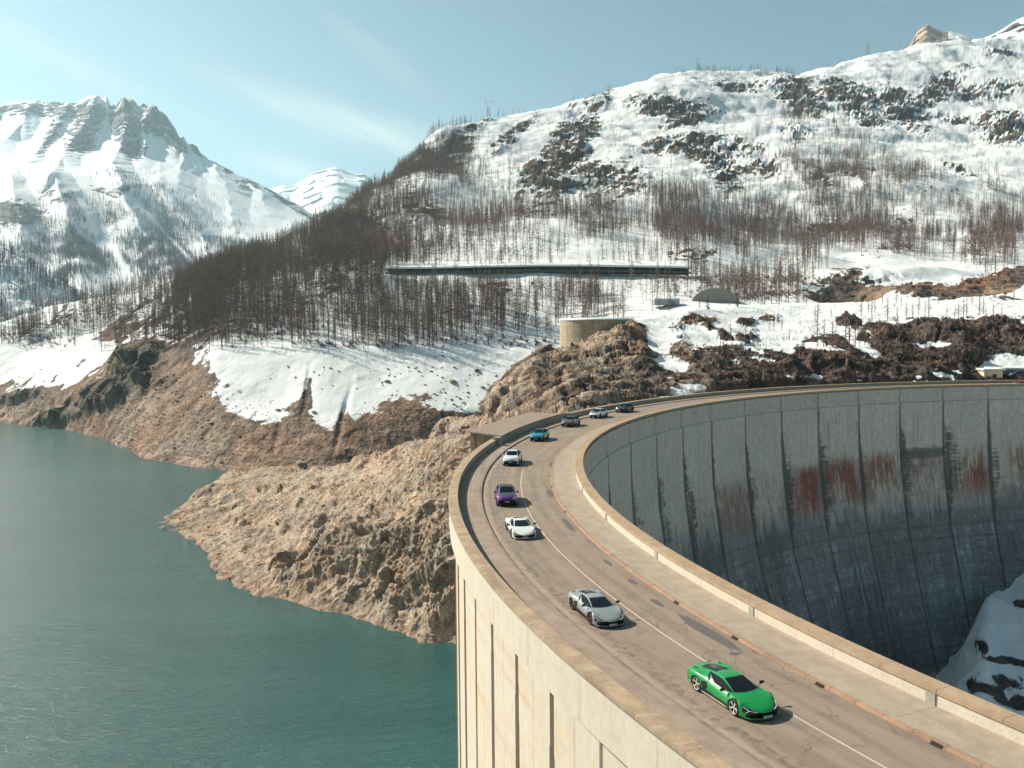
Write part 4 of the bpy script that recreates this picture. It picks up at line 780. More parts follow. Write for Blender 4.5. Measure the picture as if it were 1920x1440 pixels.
flat = np.stack([QX2.ravel(), QY2.ravel()], -1); Ef = E_.reshape(-1, 3); vis_rows = np.repeat(np.arange(E_.shape[0]), E_.shape[1]) < sum([14, 46, 44, 46]) + 1
for px, py, hp_ in shelf_px:
    dd = np.abs(flat - (px, py)).sum(-1) + 1e3 * (~vis_rows); k = np.argmin(dd); shelf.append((Ef[k], max(3.5, hp_ * Ef[k][1] / F * 1.02)))
# 300 nearest become trees of their own
app = hT / PT[:, 1]; app = np.where((PT[:, 1] < 900), app, 0)
order = np.argsort(-app); NI = 300 - len(shelf); ind = order[:NI]; rest = order[NI:]
tall = [larch_mesh(100 + i, 84, .009, dead=.22 + .05 * i, spread=.155, sub=2, thick=.85) for i in range(5)]
young = [larch_mesh(200 + i, 60, .017, dead=.25, spread=.20, sub=3, thick=1.9) for i in range(4)]
def tree_proto(T, crown_mat, tag_):
    a = make_mesh('trunk', T[0][0], T[0][1]); a.materials.append(m_bark); b = make_mesh('crown', T[1][0], T[1][1]); b.materials.append(crown_mat); return a, b
ptall = [tree_proto(t, m_twig, 0) for t in tall]; pyoung = [tree_proto(t, m_twig, 1) for t in young]
def place_tree(protos, P, h, label, group, cat='tree', name='larch_tree'):
    k = random.randrange(len(protos)); r_ = bpy.data.objects.new(name, None); COL.objects.link(r_); r_.location = P; r_.rotation_euler = (0, 0, random.uniform(0, 6.28)); r_.scale = (h * random.uniform(.9, 1.15), h * random.uniform(.9, 1.15), h); r_.empty_display_size = .2
    tag(r_, label, cat, group)
    for nm, me in zip(('trunk', 'crown'), protos[k]):
        o = bpy.data.objects.new(nm, me); COL.objects.link(o); o.parent = r_
for i in ind:
    if ty[i] > 560 and tx[i] < 1130: lab, grp = 'bare brown larch in the lowest rows of the wood above the snowy lake shore', 'larches at the foot of the wood above the shore'
    elif tx[i] < 1130: lab, grp = 'bare brown larch standing just under the snow covered road gallery', 'larches under the road gallery'
    else: lab, grp = 'bare brown larch in the strip of wood behind the arched shelter and the snowy shelf', 'larches in the wood behind the shelf'
    place_tree(ptall, PT[i], hT[i], lab, grp)
for P, h in shelf: place_tree(pyoung, P - np.array((0, 0, .3)), h, 'thin young leafless larch standing on the open snow of the shelf above the dam', 'young larches on the snowy shelf')
lod1 = [larch_mesh(300 + i, 48, .015, dead=.20 + .06 * (i % 3), spread=.17, thick=.7) for i in range(5)]; lod2 = [larch_mesh(320 + i, 30, .026, dead=.14, spread=.22, thick=.5) for i in range(4)]
join = lambda T: (np.concatenate([T[0][0], T[1][0]]), np.concatenate([T[0][1], T[1][1] + len(T[0][0])]))
near_ = rest[PT[rest, 1] < 1000]; far_ = rest[PT[rest, 1] >= 1000]
V1, F1 = merged([join(t) for t in lod1], PT[near_], hT[near_], rs); V2, F2 = merged([join(t) for t in lod2], PT[far_], hT[far_], rs)
woods = obj('larch_wood', make_mesh('larch_wood', np.concatenate([V1, V2]), np.concatenate([F1, F2 + len(V1)])), m_twig2); tag(woods, 'brown leafless larch wood covering the snowy mountainside', 'wood', kind='stuff')
# undergrowth at the wood's lower edge, by the shelter and on the crag
db = blobs(PX, PY, [(900, 640, 150, 9, 0, 1), (700, 645, 120, 8, 0, .8), (480, 610, 90, 30, 0, .7), (1400, 548, 110, 10, 0, 1), (1680, 468, 34, 8, 0, 1), (1830, 462, 20, 22, 0, 1), (1400, 525, 200, 9, 0, .6), (60, 640, 60, 10, 0, .8), (340, 600, 60, 30, -40, .5), (150, 600, 60, 10, -20, .5), (280, 560, 40, 8, -30, .4)]) * (PY < 665)
PB = sample(A, db, 2600, rs); hB = rs.uniform(1.2, 3.6, len(PB)); bt = []
for i in range(4):
    r_ = np.random.default_rng(600 + i); V = []; Fc = []
    for j in range(20):
        a = r_.uniform(0, 6.283); d = np.array((math.cos(a) * .75, math.sin(a) * .75, r_.uniform(.3, 1.1))); s_ = np.array((-math.sin(a), math.cos(a), 0)) * .05; k = len(V); V += [s_, -s_, d]; Fc.append((k, k + 1, k + 2))
    bt.append((np.array(V), np.array(Fc)))
dE = np.clip(.62 - snow_e, 0, 1) * sstep(QX, 1150, 1400) * (QY < 740); PB2 = sample(E_, dE, 2600, rs); hB2 = rs.uniform(.5, 1.5, len(PB2))
V3, F3 = merged(bt, np.concatenate([PB, PB2]), np.concatenate([hB, hB2]), rs)
tag(obj('undergrowth', make_mesh('undergrowth', V3, F3), m_bush), 'low reddish brown leafless scrub among the snow', 'scrub', kind='stuff')
# woods of the far left mountain
dB = blobs(BX + b1 * 45, BY + fbm(B / 130.0, 4, seed=74) * 40, [(200, 450, 60, 60, 60, .9), (330, 440, 70, 60, 30, .8), (250, 500, 120, 44, 10, 1.1), (100, 480, 70, 60, 60, 1), (60, 500, 70, 60, 0, 1.1), (430, 470, 60, 40, 20, .8), (160, 400, 30, 30, 60, .6), (370, 420, 60, 20, 35, .55), (330, 380, 100, 16, 20, .25), (30, 420, 50, 20, 0, .3), (400, 520, 90, 30, 0, 1.1)])
gul = sstep(np.abs((BX - 165) - (BY - 400) * .62 + 8 * b1), 4, 14)           # the avalanche track
gul2 = sstep(np.abs((BX - 290) - (BY - 420) * .9), 2, 8)
dB = dB * gul * gul2 * sstep(fbm(B / 60.0, 4, seed=88), -.35, .15) 
dB += .003 * (BY > 320)
PF = sample(B, dB, 12500, rs); hF = rs.uniform(13, 22, len(PF)) 
dS = (proj(S_)[1] > 440) * sstep(fbm(S_ / 30.0, 4, seed=89), -.5, .2) * 1.0; dS[-20:] = 0; PS = sample(S_, dS, 3600, rs); hS = rs.uniform(13, 20, len(PS))
cone = []
for i in range(4):
    T = larch_mesh(500 + i, 9, .10, dead=.12, spread=.16, thick=1.6); cone.append(join(T))
V4, F4 = merged(cone, np.concatenate([PF, PS]), np.concatenate([hF, hS]), rs)
tag(obj('far_wood', make_mesh('far_wood', V4, F4), m_far), 'dark leafless wood on the lower slopes of the far left mountain', 'wood', kind='stuff')
# a few dark evergreens
def ground_at(px, py, G=A, X=PX, Y=PY):
    k = np.argmin(np.abs(X - px) + np.abs(Y - py)); return G.reshape(-1, 3)[k]
sv = [spruce_mesh(i) for i in range(3)]; smesh = [make_mesh('crown', v, f) for v, f in sv]
for me in smesh: me.materials.append(m_needle)
tmesh = make_mesh('trunk', tall[0][0][0], tall[0][0][1]); tmesh.materials.append(m_bark)
for i, (px, py, h, G, X, Y, lab) in enumerate(((1563, 226, 17, A, PX, PY, 'lone dark evergreen spruce on white snow under the dark summit cliffs'), (1592, 216, 20, A, PX, PY, 'narrow dark spruce close under the dark summit cliffs, taller than its neighbour'), (1327, 580, 7, E_, QX, QY, 'small dark green spruce in front of the arched grey shelter'), (1382, 577, 5.5, E_, QX, QY, 'small rounded dark evergreen beside the right end of the arched shelter'))):
    P = ground_at(px, py, G, X, Y); t = empty('spruce_tree', P, i); t.scale = (h, h, h); tag(t, lab, 'tree')
    for nm, me in (('trunk', tmesh), ('crown', smesh[i % 3])): o = bpy.data.objects.new(nm, me); COL.objects.link(o); o.parent = t

# ================================================================== boulders on the shore and the snow
def boulder_mesh(seed):
    r_ = np.random.default_rng(seed); import bmesh
    bm = bmesh.new(); bmesh.ops.create_icosphere(bm, subdivisions=3, radius=.5); V = np.array([v.co[:] for v in bm.verts]); Fc = np.array([[v.index for v in f.verts] for f in bm.faces]); bm.free()
    n_ = V / np.linalg.norm(V, axis=1, keepdims=True); V = V * (1 + .28 * fbm(n_ * 1.3 + seed, 3, seed=seed) + .12 * fbm(n_ * 4 + seed, 3, seed=seed, ridged=True))[:, None]
    for k in range(7):                         # broken flat faces
        d = r_.normal(size=3); d /= np.linalg.norm(d); h = V @ d; V = V - np.maximum(h - r_.uniform(.28, .40), 0)[:, None] * d * .9
    V[:, 2] *= .72; return make_mesh('boulder', V, Fc)
bms = [boulder_mesh(i) for i in range(5)]
mb_g = plain('boulder_grey', (.25, .205, .165), .9, scale=2, var=.35, bump=.05); mb_t = plain('boulder_tan', (.36, .29, .20), .9, scale=2, var=.3, bump=.05)
for me in bms: me.materials.append(mb_g)
special = [(850, 716, 3.6, 'tan', 'large tan boulder lying alone on the snowfield above the shore', A, PX, PY), (565, 873, 4.2, 'tan', 'pale angular boulder at the water edge where the two shores meet', A, PX, PY), (725, 712, 3.2, '', 'grey boulder on the left side of the snowfield above the shore', A, PX, PY), (893, 692, 3.0, '', 'grey boulder high on the snowfield close to the brown crag', A, PX, PY), (905, 725, 2.4, '', 'small grey boulder on the snowfield just left of the crag foot', A, PX, PY), (519, 766, 3.4, 'tan', 'brown boulder at the ragged lower edge of the left snow tongue', A, PX, PY)]
def put_boulder(P, s, lab, grp=None, tan=False):
    me = bms[random.randrange(5)]
    if tan: me = me.copy(); me.materials.clear(); me.materials.append(mb_t)
    o = bpy.data.objects.new('boulder', me); COL.objects.link(o); o.location = P + np.array((0, 0, s * .12)); o.rotation_euler = (random.uniform(-.2, .2), random.uniform(-.2, .2), random.uniform(0, 6.28)); o.scale = (s * random.uniform(.9, 1.4), s * random.uniform(.8, 1.1), s * random.uniform(.7, 1)); tag(o, lab, 'boulder', grp)
for px, py, s, c, lab, G, X, Y in special: put_boulder(ground_at(px, py), s, lab, None, c == 'tan')
ds_ = blobs(PX, PY, [(800, 700, 140, 30, 0, 1), (620, 700, 80, 30, 0, .6), (850, 750, 70, 20, 0, 1.3)]) * (PY > 662) * (PY < 790); P = sample(A, ds_, 110, rs)
for q in P: put_boulder(q, rs.uniform(.5, 1.5), 'small dark stone poking out of the snowfield above the shore', 'stones in the snowfield')
ds_ = bare * (PY < 880) * (PX < 960) * (PX > 60) * (PY > 690); P = sample(A, ds_, 130, rs)
for q in P: put_boulder(q, rs.uniform(.8, 2.4) ** 1.0, 'grey stone lying on the bare brown slope across the lake', 'stones on the bare brown slope')
P = sample(A, bare * (PY > 700) * (PX < 1000), 5200, rs); sc_ = rs.uniform(.25, .95, len(P)) 
P2_ = sample(D_, (SY > 790) * 1.0, 2600, rs); rb = []
for i in range(3):
    me = bms[i]; import bmesh
    bm = bmesh.new(); bmesh.ops.create_icosphere(bm, subdivisions=1, radius=.5); V = np.array([v.co[:] for v in bm.verts]); Fc = np.array([[v.index for v in f.verts] for f in bm.faces]); bm.free(); r_ = np.random.default_rng(i); rb.append((V * (1 + .25 * r_.normal(size=(len(V), 1))) * (1.2, 1, .8), Fc))
V5, F5 = merged(rb, P, sc_, rs); tag(obj('rubble', make_mesh('rubble', V5, F5), mb_g), 'loose grey rubble strewn over the bare brown shore', 'rubble', kind='stuff')
V6, F6 = merged(rb, P2_, rs.uniform(.2, .9, len(P2_)), rs); tag(obj('rubble', make_mesh('rubble', V6, F6), mb_t), 'loose tan rubble strewn over the rock spur by the dam', 'rubble', kind='stuff')

# ================================================================== vehicles
def catmull(P, n):
    """P (k,2) control points -> smooth polyline with n points per segment"""
    P = np.asarray(P, float); Q = np.vstack([2 * P[0] - P[1], P, 2 * P[-1] - P[-2]]); out = []
    for i in range(1, len(Q) - 2):
        t = (np.arange(n[i - 1]) / n[i - 1])[:, None]; a, b, c, d = Q[i - 1], Q[i], Q[i + 1], Q[i + 2]
        out.append(.5 * (2 * b + (c - a) * t + (2 * a - 5 * b + 4 * c - d) * t ** 2 + (3 * b - a - 3 * c + d) * t ** 3))
    out.append(P[-1:]); return np.concatenate(out)
def loft_car(spec):
    xs = np.linspace(spec['x0'], spec['x1'], 190); K = spec['k']
    def kn(name):
        v = np.interp(xs, [a for a, _ in K[name]], [b for _, b in K[name]]); return smooth1(v, 2)
    zc, yr, zr, ys, zs, W, zw, zl, zb = [kn(q) for q in ('zc', 'yr', 'zr', 'ys', 'zs', 'W', 'zw', 'zl', 'zb')]
    rows = []; seg = [9, 7, 13, 10, 12, 6, 4]
    for i, x in enumerate(xs):
        P = [(0, zc[i]), (yr[i] * .6, zc[i] - (zc[i] - zr[i]) * .3), (yr[i], zr[i]), (ys[i], zs[i]), (W[i], zw[i]), (W[i] - .015, zl[i]), (W[i] - .10, zb[i]), (0, zb[i])]
        rows.append(catmull(P, seg))
    G = np.array(rows); nc = G.shape[1]
    full = np.concatenate([G, (G * [-1, 1])[:, ::-1][:, 1:-1]], 1)           # closed ring
    X = np.repeat(xs[:, None], full.shape[1], 1); Y = full[..., 0]; Z = full[..., 1]
    f = sstep(xs, spec['nose0'], spec['x1'])[:, None]; r = sstep(xs, spec['tail0'], spec['x0'])[:, None]
    X = X - f * spec['nosek'] * Y ** 2 + r * spec['tailk'] * Y ** 2 
    V = np.stack([X, Y, Z], -1); n, m = V.shape[:2]
    i = np.arange(n - 1)[:, None] * m + np.arange(m)[None]; j = np.arange(n - 1)[:, None] * m + (np.arange(m)[None] + 1) % m
    Fq = np.stack([i, i + m, j + m, j], -1).reshape(-1, 4)
    V = V.reshape(-1, 3); c = V[Fq].mean(1); vid = np.tile(np.minimum(np.arange(m), m - 1 - np.arange(m)) / 1.0, n - 1)
    xi = np.repeat((xs[:-1] + xs[1:]) / 2, m)
    # end caps
    caps = [tuple(range(m)), tuple(range((n - 1) * m, n * m))[::-1]]
    return V, Fq, c, vid, xi, caps, seg
def extract(V, Fq, sel, push=0.0):
    F_ = Fq[sel]; u, inv = np.unique(F_, return_inverse=True); return V[u].copy(), inv.reshape(F_.shape)
def part_mesh(name, V, Fc, mat, extra=None):
    me = make_mesh(name, V, Fc, True); me.materials.append(mat); return me

m_glass = plain('tinted_glass', (.006, .010, .013), .22, spec=.30, var=0)
m_sglass = plain('side_glass', (.006, .010, .013), .6, spec=.05, var=0)
m_tyre = plain('tyre_rubber', (.02, .02, .02), .85, var=0); m_black = plain('gloss_black_trim', (.012, .012, .013), .35, var=0); m_under = plain('shadow_black', (.008, .008, .008), .9, var=0)
m_silver = plain('silver_wheel', (.72, .68, .63), .35, metal=.5, var=0); m_darkrim = plain('dark_wheel', (.045, .04, .04), .35, metal=.5, var=0); m_bronze = plain('bronze_wheel', (.20, .09, .05), .35, metal=.5, var=0)
m_lamp = plain('lamp_white', (.85, .85, .82), .2, var=0); m_plate = plain('plate_shaded_white', (.45, .45, .44), .5, var=0); m_metal = plain('engine_metal', (.28, .26, .25), .35, metal=.8, var=.3, scale=20); m_tail = plain('tail_lamp_red', (.35, .01, .01), .25, var=0)  # plates: white dimmed, the shade on them put into the colour
def paint(name, c, rough=.32, coat=.6): return plain(name, c, rough, coat=coat, var=.02)

def wheel_protos(r, wdt, rimr, nsp):
    n = 40; V = []; Fc = []; prof = [(rimr, -wdt * .42), (r * .93, -wdt * .5), (r, -wdt * .36), (r, wdt * .36), (r * .93, wdt * .5), (rimr, wdt * .42), (rimr * .97, wdt * .15)]
    for rr, y in prof:
        for k in range(n): t = 2 * math.pi * k / n; V.append((rr * math.cos(t), y, rr * math.sin(t)))
    for i in range(len(prof) - 1):
        for k in range(n): Fc.append((i * n + k, i * n + (k + 1) % n, (i + 1) * n + (k + 1) % n, (i + 1) * n + k))
    ty_ = make_mesh('wheel', V, Fc, True)
    mb = MB(); y0 = wdt * .40
    for k in range(nsp):
        t = 2 * math.pi * k / nsp
        for dt in (-.13, .13):
            a = Vector((.05 * math.cos(t), y0 - .045, .05 * math.sin(t))); b = Vector((rimr * .97 * math.cos(t + dt), y0 - .015, rimr * .97 * math.sin(t + dt))); d = (b - a).normalized(); s_ = Vector((-d.z, 0, d.x)) * .017; f = Vector((0, .018, 0))
            mb.add([a - s_ - f, a + s_ - f, a + s_ + f, a - s_ + f, b - s_ * 1.3 - f, b + s_ * 1.3 - f, b + s_ * 1.3 + f, b - s_ * 1.3 + f], [(0, 1, 5, 4), (1, 2, 6, 5), (2, 3, 7, 6), (3, 0, 4, 7), (4, 5, 6, 7)])
    for k in range(n):      # rim lip + hub
        t0, t1 = 2 * math.pi * k / n, 2 * math.pi * (k + 1) / n; q = lambda t, rr, y: (rr * math.cos(t), y, rr * math.sin(t))
        mb.add([q(t0, rimr * .93, y0), q(t1, rimr * .93, y0), q(t1, rimr * 1.01, y0 + .012), q(t0, rimr * 1.01, y0 + .012)], [(0, 1, 2, 3)])
        mb.add([q(t0, .0, y0 - .02), q(t1, .0, y0 - .02), q(t1, .06, y0 - .025), q(t0, .06, y0 - .025)], [(0, 1, 2, 3)])
    rim = make_mesh('rim', mb.v, mb.f); md = MB()
    md.add([(rimr * .96 * math.cos(2 * math.pi * k / n), y0 - .09, rimr * .96 * math.sin(2 * math.pi * k / n)) for k in range(n)], [tuple(range(n))])
    disc = make_mesh('brake_disc', md.v, md.f); return ty_, rim, disc

SPORT = dict(x0=-2.36, x1=2.45, nose0=1.5, nosek=.42, tail0=-1.75, tailk=.26, k=dict(
    zc=[(-2.5, .76), (-2.42, .86), (-2.0, .90), (-1.5, .96), (-.9, 1.08), (-.35, 1.125), (.0, 1.12), (.3, 1.07), (.8, .91), (1.15, .80), (1.5, .725), (2.0, .60), (2.3, .50), (2.42, .44), (2.45, .36)],
    yr=[(-2.5, .45), (-1.6, .46), (-1, .48), (-.3, .52), (.1, .53), (.5, .58), (1.15, .70), (1.6, .66), (2.1, .58), (2.45, .45)],
    zr=[(-2.5, .74), (-2.0, .87), (-1.5, .92), (-.9, 1.02), (-.3, 1.075), (.1, 1.065), (.5, .955), (1.15, .755), (1.4, .74), (1.8, .67), (2.2, .54), (2.42, .43), (2.45, .35)],
    ys=[(-2.5, .82), (-2.2, .86), (-1.4, .92), (-.8, .84), (-.2, .84), (.6, .84), (1.0, .84), (1.4, .86), (1.8, .84), (2.2, .78), (2.45, .62)],
    zs=[(-2.5, .74), (-2.2, .86), (-1.4, .90), (-.9, .84), (-.3, .76), (.4, .72), (.9, .735), (1.35, .765), (1.8, .68), (2.2, .52), (2.42, .42), (2.45, .33)],
    W=[(-2.5, .92), (-2.2, .98), (-1.4, 1.035), (-.8, .97), (-.2, .94), (.6, .945), (1.0, .985), (1.4, 1.015), (1.8, .985), (2.2, .92), (2.42, .80), (2.45, .70)],
    zw=[(-2.5, .62), (-1.4, .66), (-.6, .55), (.6, .52), (1.4, .58), (2.0, .48), (2.45, .28)],
    zl=[(-2.5, .42), (-1.4, .40), (0, .30), (1.4, .32), (2.45, .17)], zb=[(-2.5, .30), (-1.9, .18), (0, .14), (2.2, .12), (2.45, .12)]))
SUV = dict(x0=-2.56, x1=2.42, nose0=1.7, nosek=.26, tail0=-2.0, tailk=.14, k=dict(
    zc=[(-2.56, .90), (-2.45, 1.10), (-2.2, 1.22), (-1.8, 1.42), (-1.2, 1.55), (-.5, 1.63), (.0, 1.64), (.35, 1.60), (.7, 1.44), (1.1, 1.20), (1.3, 1.13), (1.8, 1.08), (2.15, 1.00), (2.33, .86), (2.42, .62)],
    yr=[(-2.56, .60), (-2.0, .60), (-1, .60), (.2, .61), (.7, .66), (1.15, .74), (1.7, .70), (2.42, .60)],
    zr=[(-2.56, .88), (-2.2, 1.18), (-1.8, 1.36), (-1.2, 1.49), (-.4, 1.57), (.2, 1.55), (.6, 1.42), (1.1, 1.15), (1.4, 1.08), (1.9, 1.02), (2.2, .94), (2.35, .80), (2.42, .58)],
    ys=[(-2.56, .84), (-2.1, .90), (-1.5, .92), (0, .885), (1.0, .885), (1.5, .90), (2.1, .86), (2.42, .74)],
    zs=[(-2.56, .85), (-2.3, 1.06), (-1.5, 1.09), (0, 1.01), (1.1, .99), (1.5, 1.01), (1.9, .97), (2.2, .89), (2.35, .76), (2.42, .55)],
    W=[(-2.56, .90), (-2.2, .97), (-1.5, 1.01), (-.7, .975), (.7, .965), (1.5, 1.0), (2.0, .96), (2.3, .90), (2.42, .80)],
    zw=[(-2.56, .78), (-1.5, .84), (0, .74), (1.5, .80), (2.1, .72), (2.42, .45)],
    zl=[(-2.56, .50), (0, .46), (2.42, .34)], zb=[(-2.56, .38), (-1.8, .27), (1.9, .25), (2.42, .24)]))
def tri_pts(x, y, P):
    """inside polygon test for arrays"""
    ins = np.zeros(x.shape, bool); n = len(P)
    for i in range(n):
        x0, y0 = P[i]; x1, y1 = P[(i + 1) % n]; c = ((y0 > y) != (y1 > y)) & (x < (x1 - x0) * (y - y0) / (y1 - y0 + 1e-12) + x0); ins ^= c
    return ins
def build_car_protos(kind):
    spec = SPORT if kind == 'sport' else SUV; V, Fq, c, vid, xi, caps, seg = loft_car(spec); x, y, z = c[:, 0], np.abs(c[:, 1]), c[:, 2]; P = {}
    e = np.cumsum([0] + seg); top = vid < e[2]; flank = (vid >= e[2]) & (vid < e[3]); side = (vid >= e[2]) & (vid < e[6])
    used = np.zeros(len(Fq), bool)
    def take(name, sel):
        nonlocal used
        s_ = sel & ~used; used |= s_; P[name] = extract(V, Fq, s_)
    wb, wr, ar = ((1.39, -1.39), .355, .385) if kind == 'sport' else ((1.52, -1.49), .395, .435)
    arch = np.zeros(len(Fq), bool)
    for k, wx in enumerate(wb):
        arch |= ((x - wx) ** 2 + (z - wr) ** 2 < ar ** 2) & (vid >= e[3] - 3) & (y > .55)
    used |= arch
    if kind == 'sport':
        take('windscreen', (vid < e[2] - 1) & (x > .13 - .06 * y) & (x < 1.16 - .42 * y ** 2))
        take('side_window', flank & (vid < e[3] - 2) & (vid > e[2]) & tri_pts(x, z, [(-.86, 1.03), (.0, 1.13), (.25, 1.09), (1.02, .80), (.2, .765), (-.25, .80)]))
        take('air_intake', side & ((tri_pts(x, z, [(-.98, .66), (-.62, .72), (-.52, .52), (-.66, .34), (-.90, .36), (-1.0, .52)])) | tri_pts(x, z, [(-.98, 1.04), (-.86, 1.05), (-.50, .82), (-.56, .74), (-.64, .80), (-.94, .985)])))
        take('engine_cover', (vid < e[2] - 2) & (x < -.70) & (x > -1.95 + .3 * y) & (y < .43 - .05 * (x + .7) ** 2))
        take('headlight_recess', tri_pts(x, y, [(1.93, .90), (2.12, .88), (2.42, .42), (2.34, .40), (2.12, .62), (1.80, .84)]) & (vid > e[1] - 2) & (z > .36) & (z < .66))
        take('bumper_intake', (x > 1.85) & (z > .185) & (z < .41 - .05 * (y < .28)) & (y < .83) & ~((y > .28) & (y < .33) & (z < .30)))
        take('sill', (vid >= e[5]) & (x < 1.0) & (x > -1.0)); take('tail_panel', (xi < -2.31) & (z > .3) & (z < .78)); take('diffuser', ((vid >= e[6] - 2) & (x < 1.75)) | ((xi < -2.2) & (z < .42)))
    else:
        take('windscreen', (vid < e[2] - 1) & (x > .36 - .05 * y) & (x < 1.22 - .35 * y ** 2))
        take('rear_window', (vid < e[2] - 1) & (x < -1.75) & (x > -2.36))
        take('side_window', flank & (vid < e[3] - 1) & (vid > e[2]) & tri_pts(x, z, [(-2.0, 1.30), (-1.5, 1.46), (-.4, 1.56), (.25, 1.53), (1.0, 1.12), (.9, 1.06), (-1.3, 1.12)]) & ~((x > -.42) & (x < -.34)))
        take('roof_panel', top & (x < .32) & (x > -1.72))
        take('bonnet', (vid < e[2] + 1) & (x > 1.24 - .35 * y ** 2) & (x < 2.12 - .2 * y ** 2) & (y < .70))
        take('grille', (x > 1.95) & (((z < .70) & (z > .50) & (y < .56 - .9 * (z - .5))) | ((z < .56) & (z > .30) & (y > .50) & (y < .86)) | ((z < .48) & (z > .34) & (y <= .5))))
        arch_ring = [((x - wx) ** 2 + (z - wr) ** 2 < (ar + .055) ** 2) & (vid >= e[3]) & (y > .55) for wx in wb]; take('wheel_arch', arch_ring[0]); a_ = P.pop('wheel_arch'); take('wheel_arch_rear', arch_ring[1]); P['wheel_arch'] = a_
        take('sill', (vid >= e[5]) & (x < 1.2) & (x > -1.2)); take('tail_panel', (x < -2.44) & (z > .55) & (z < .95)); take('diffuser', (vid >= e[6] - 1) | ((x < -2.2) & (z < .5)))
    P['body'] = extract(V, Fq, ~used)
    return P, wb, wr, V, caps, V.reshape(190, -1, 3)
def surf_pt(V, x, y, side_only=False):
    """top surface height near (x, y)"""
    d = (V[:, 0] - x) ** 2 + (V[:, 1] - y) ** 2 - V[:, 2] * .002; return V[np.argmin(d), 2]
def strip(V, pts, w_, lift=.012):
    mb = MB()
    for (x0, y0, z0), (x1, y1, z1) in zip(pts[:-1], pts[1:]): mb.bar((x0, y0, z0), (x1, y1, z1), w_, 4)
    return mb
CARP = {k: build_car_protos(k) for k in ('sport', 'suv')}
WH = {'sport': wheel_protos(.355, .30, .275, 5), 'suv': wheel_protos(.395, .31, .295, 5)}
MESHC = {}
def front_point(G, y, z):
    """foremost point of the body at height z, offset y"""
    P = G.reshape(-1, 3); P = P[P[:, 0] > 1.2]; d = np.abs(P[:, 1] - y) * 1.0 + np.abs(P[:, 2] - z); return P[np.argmin(d)]
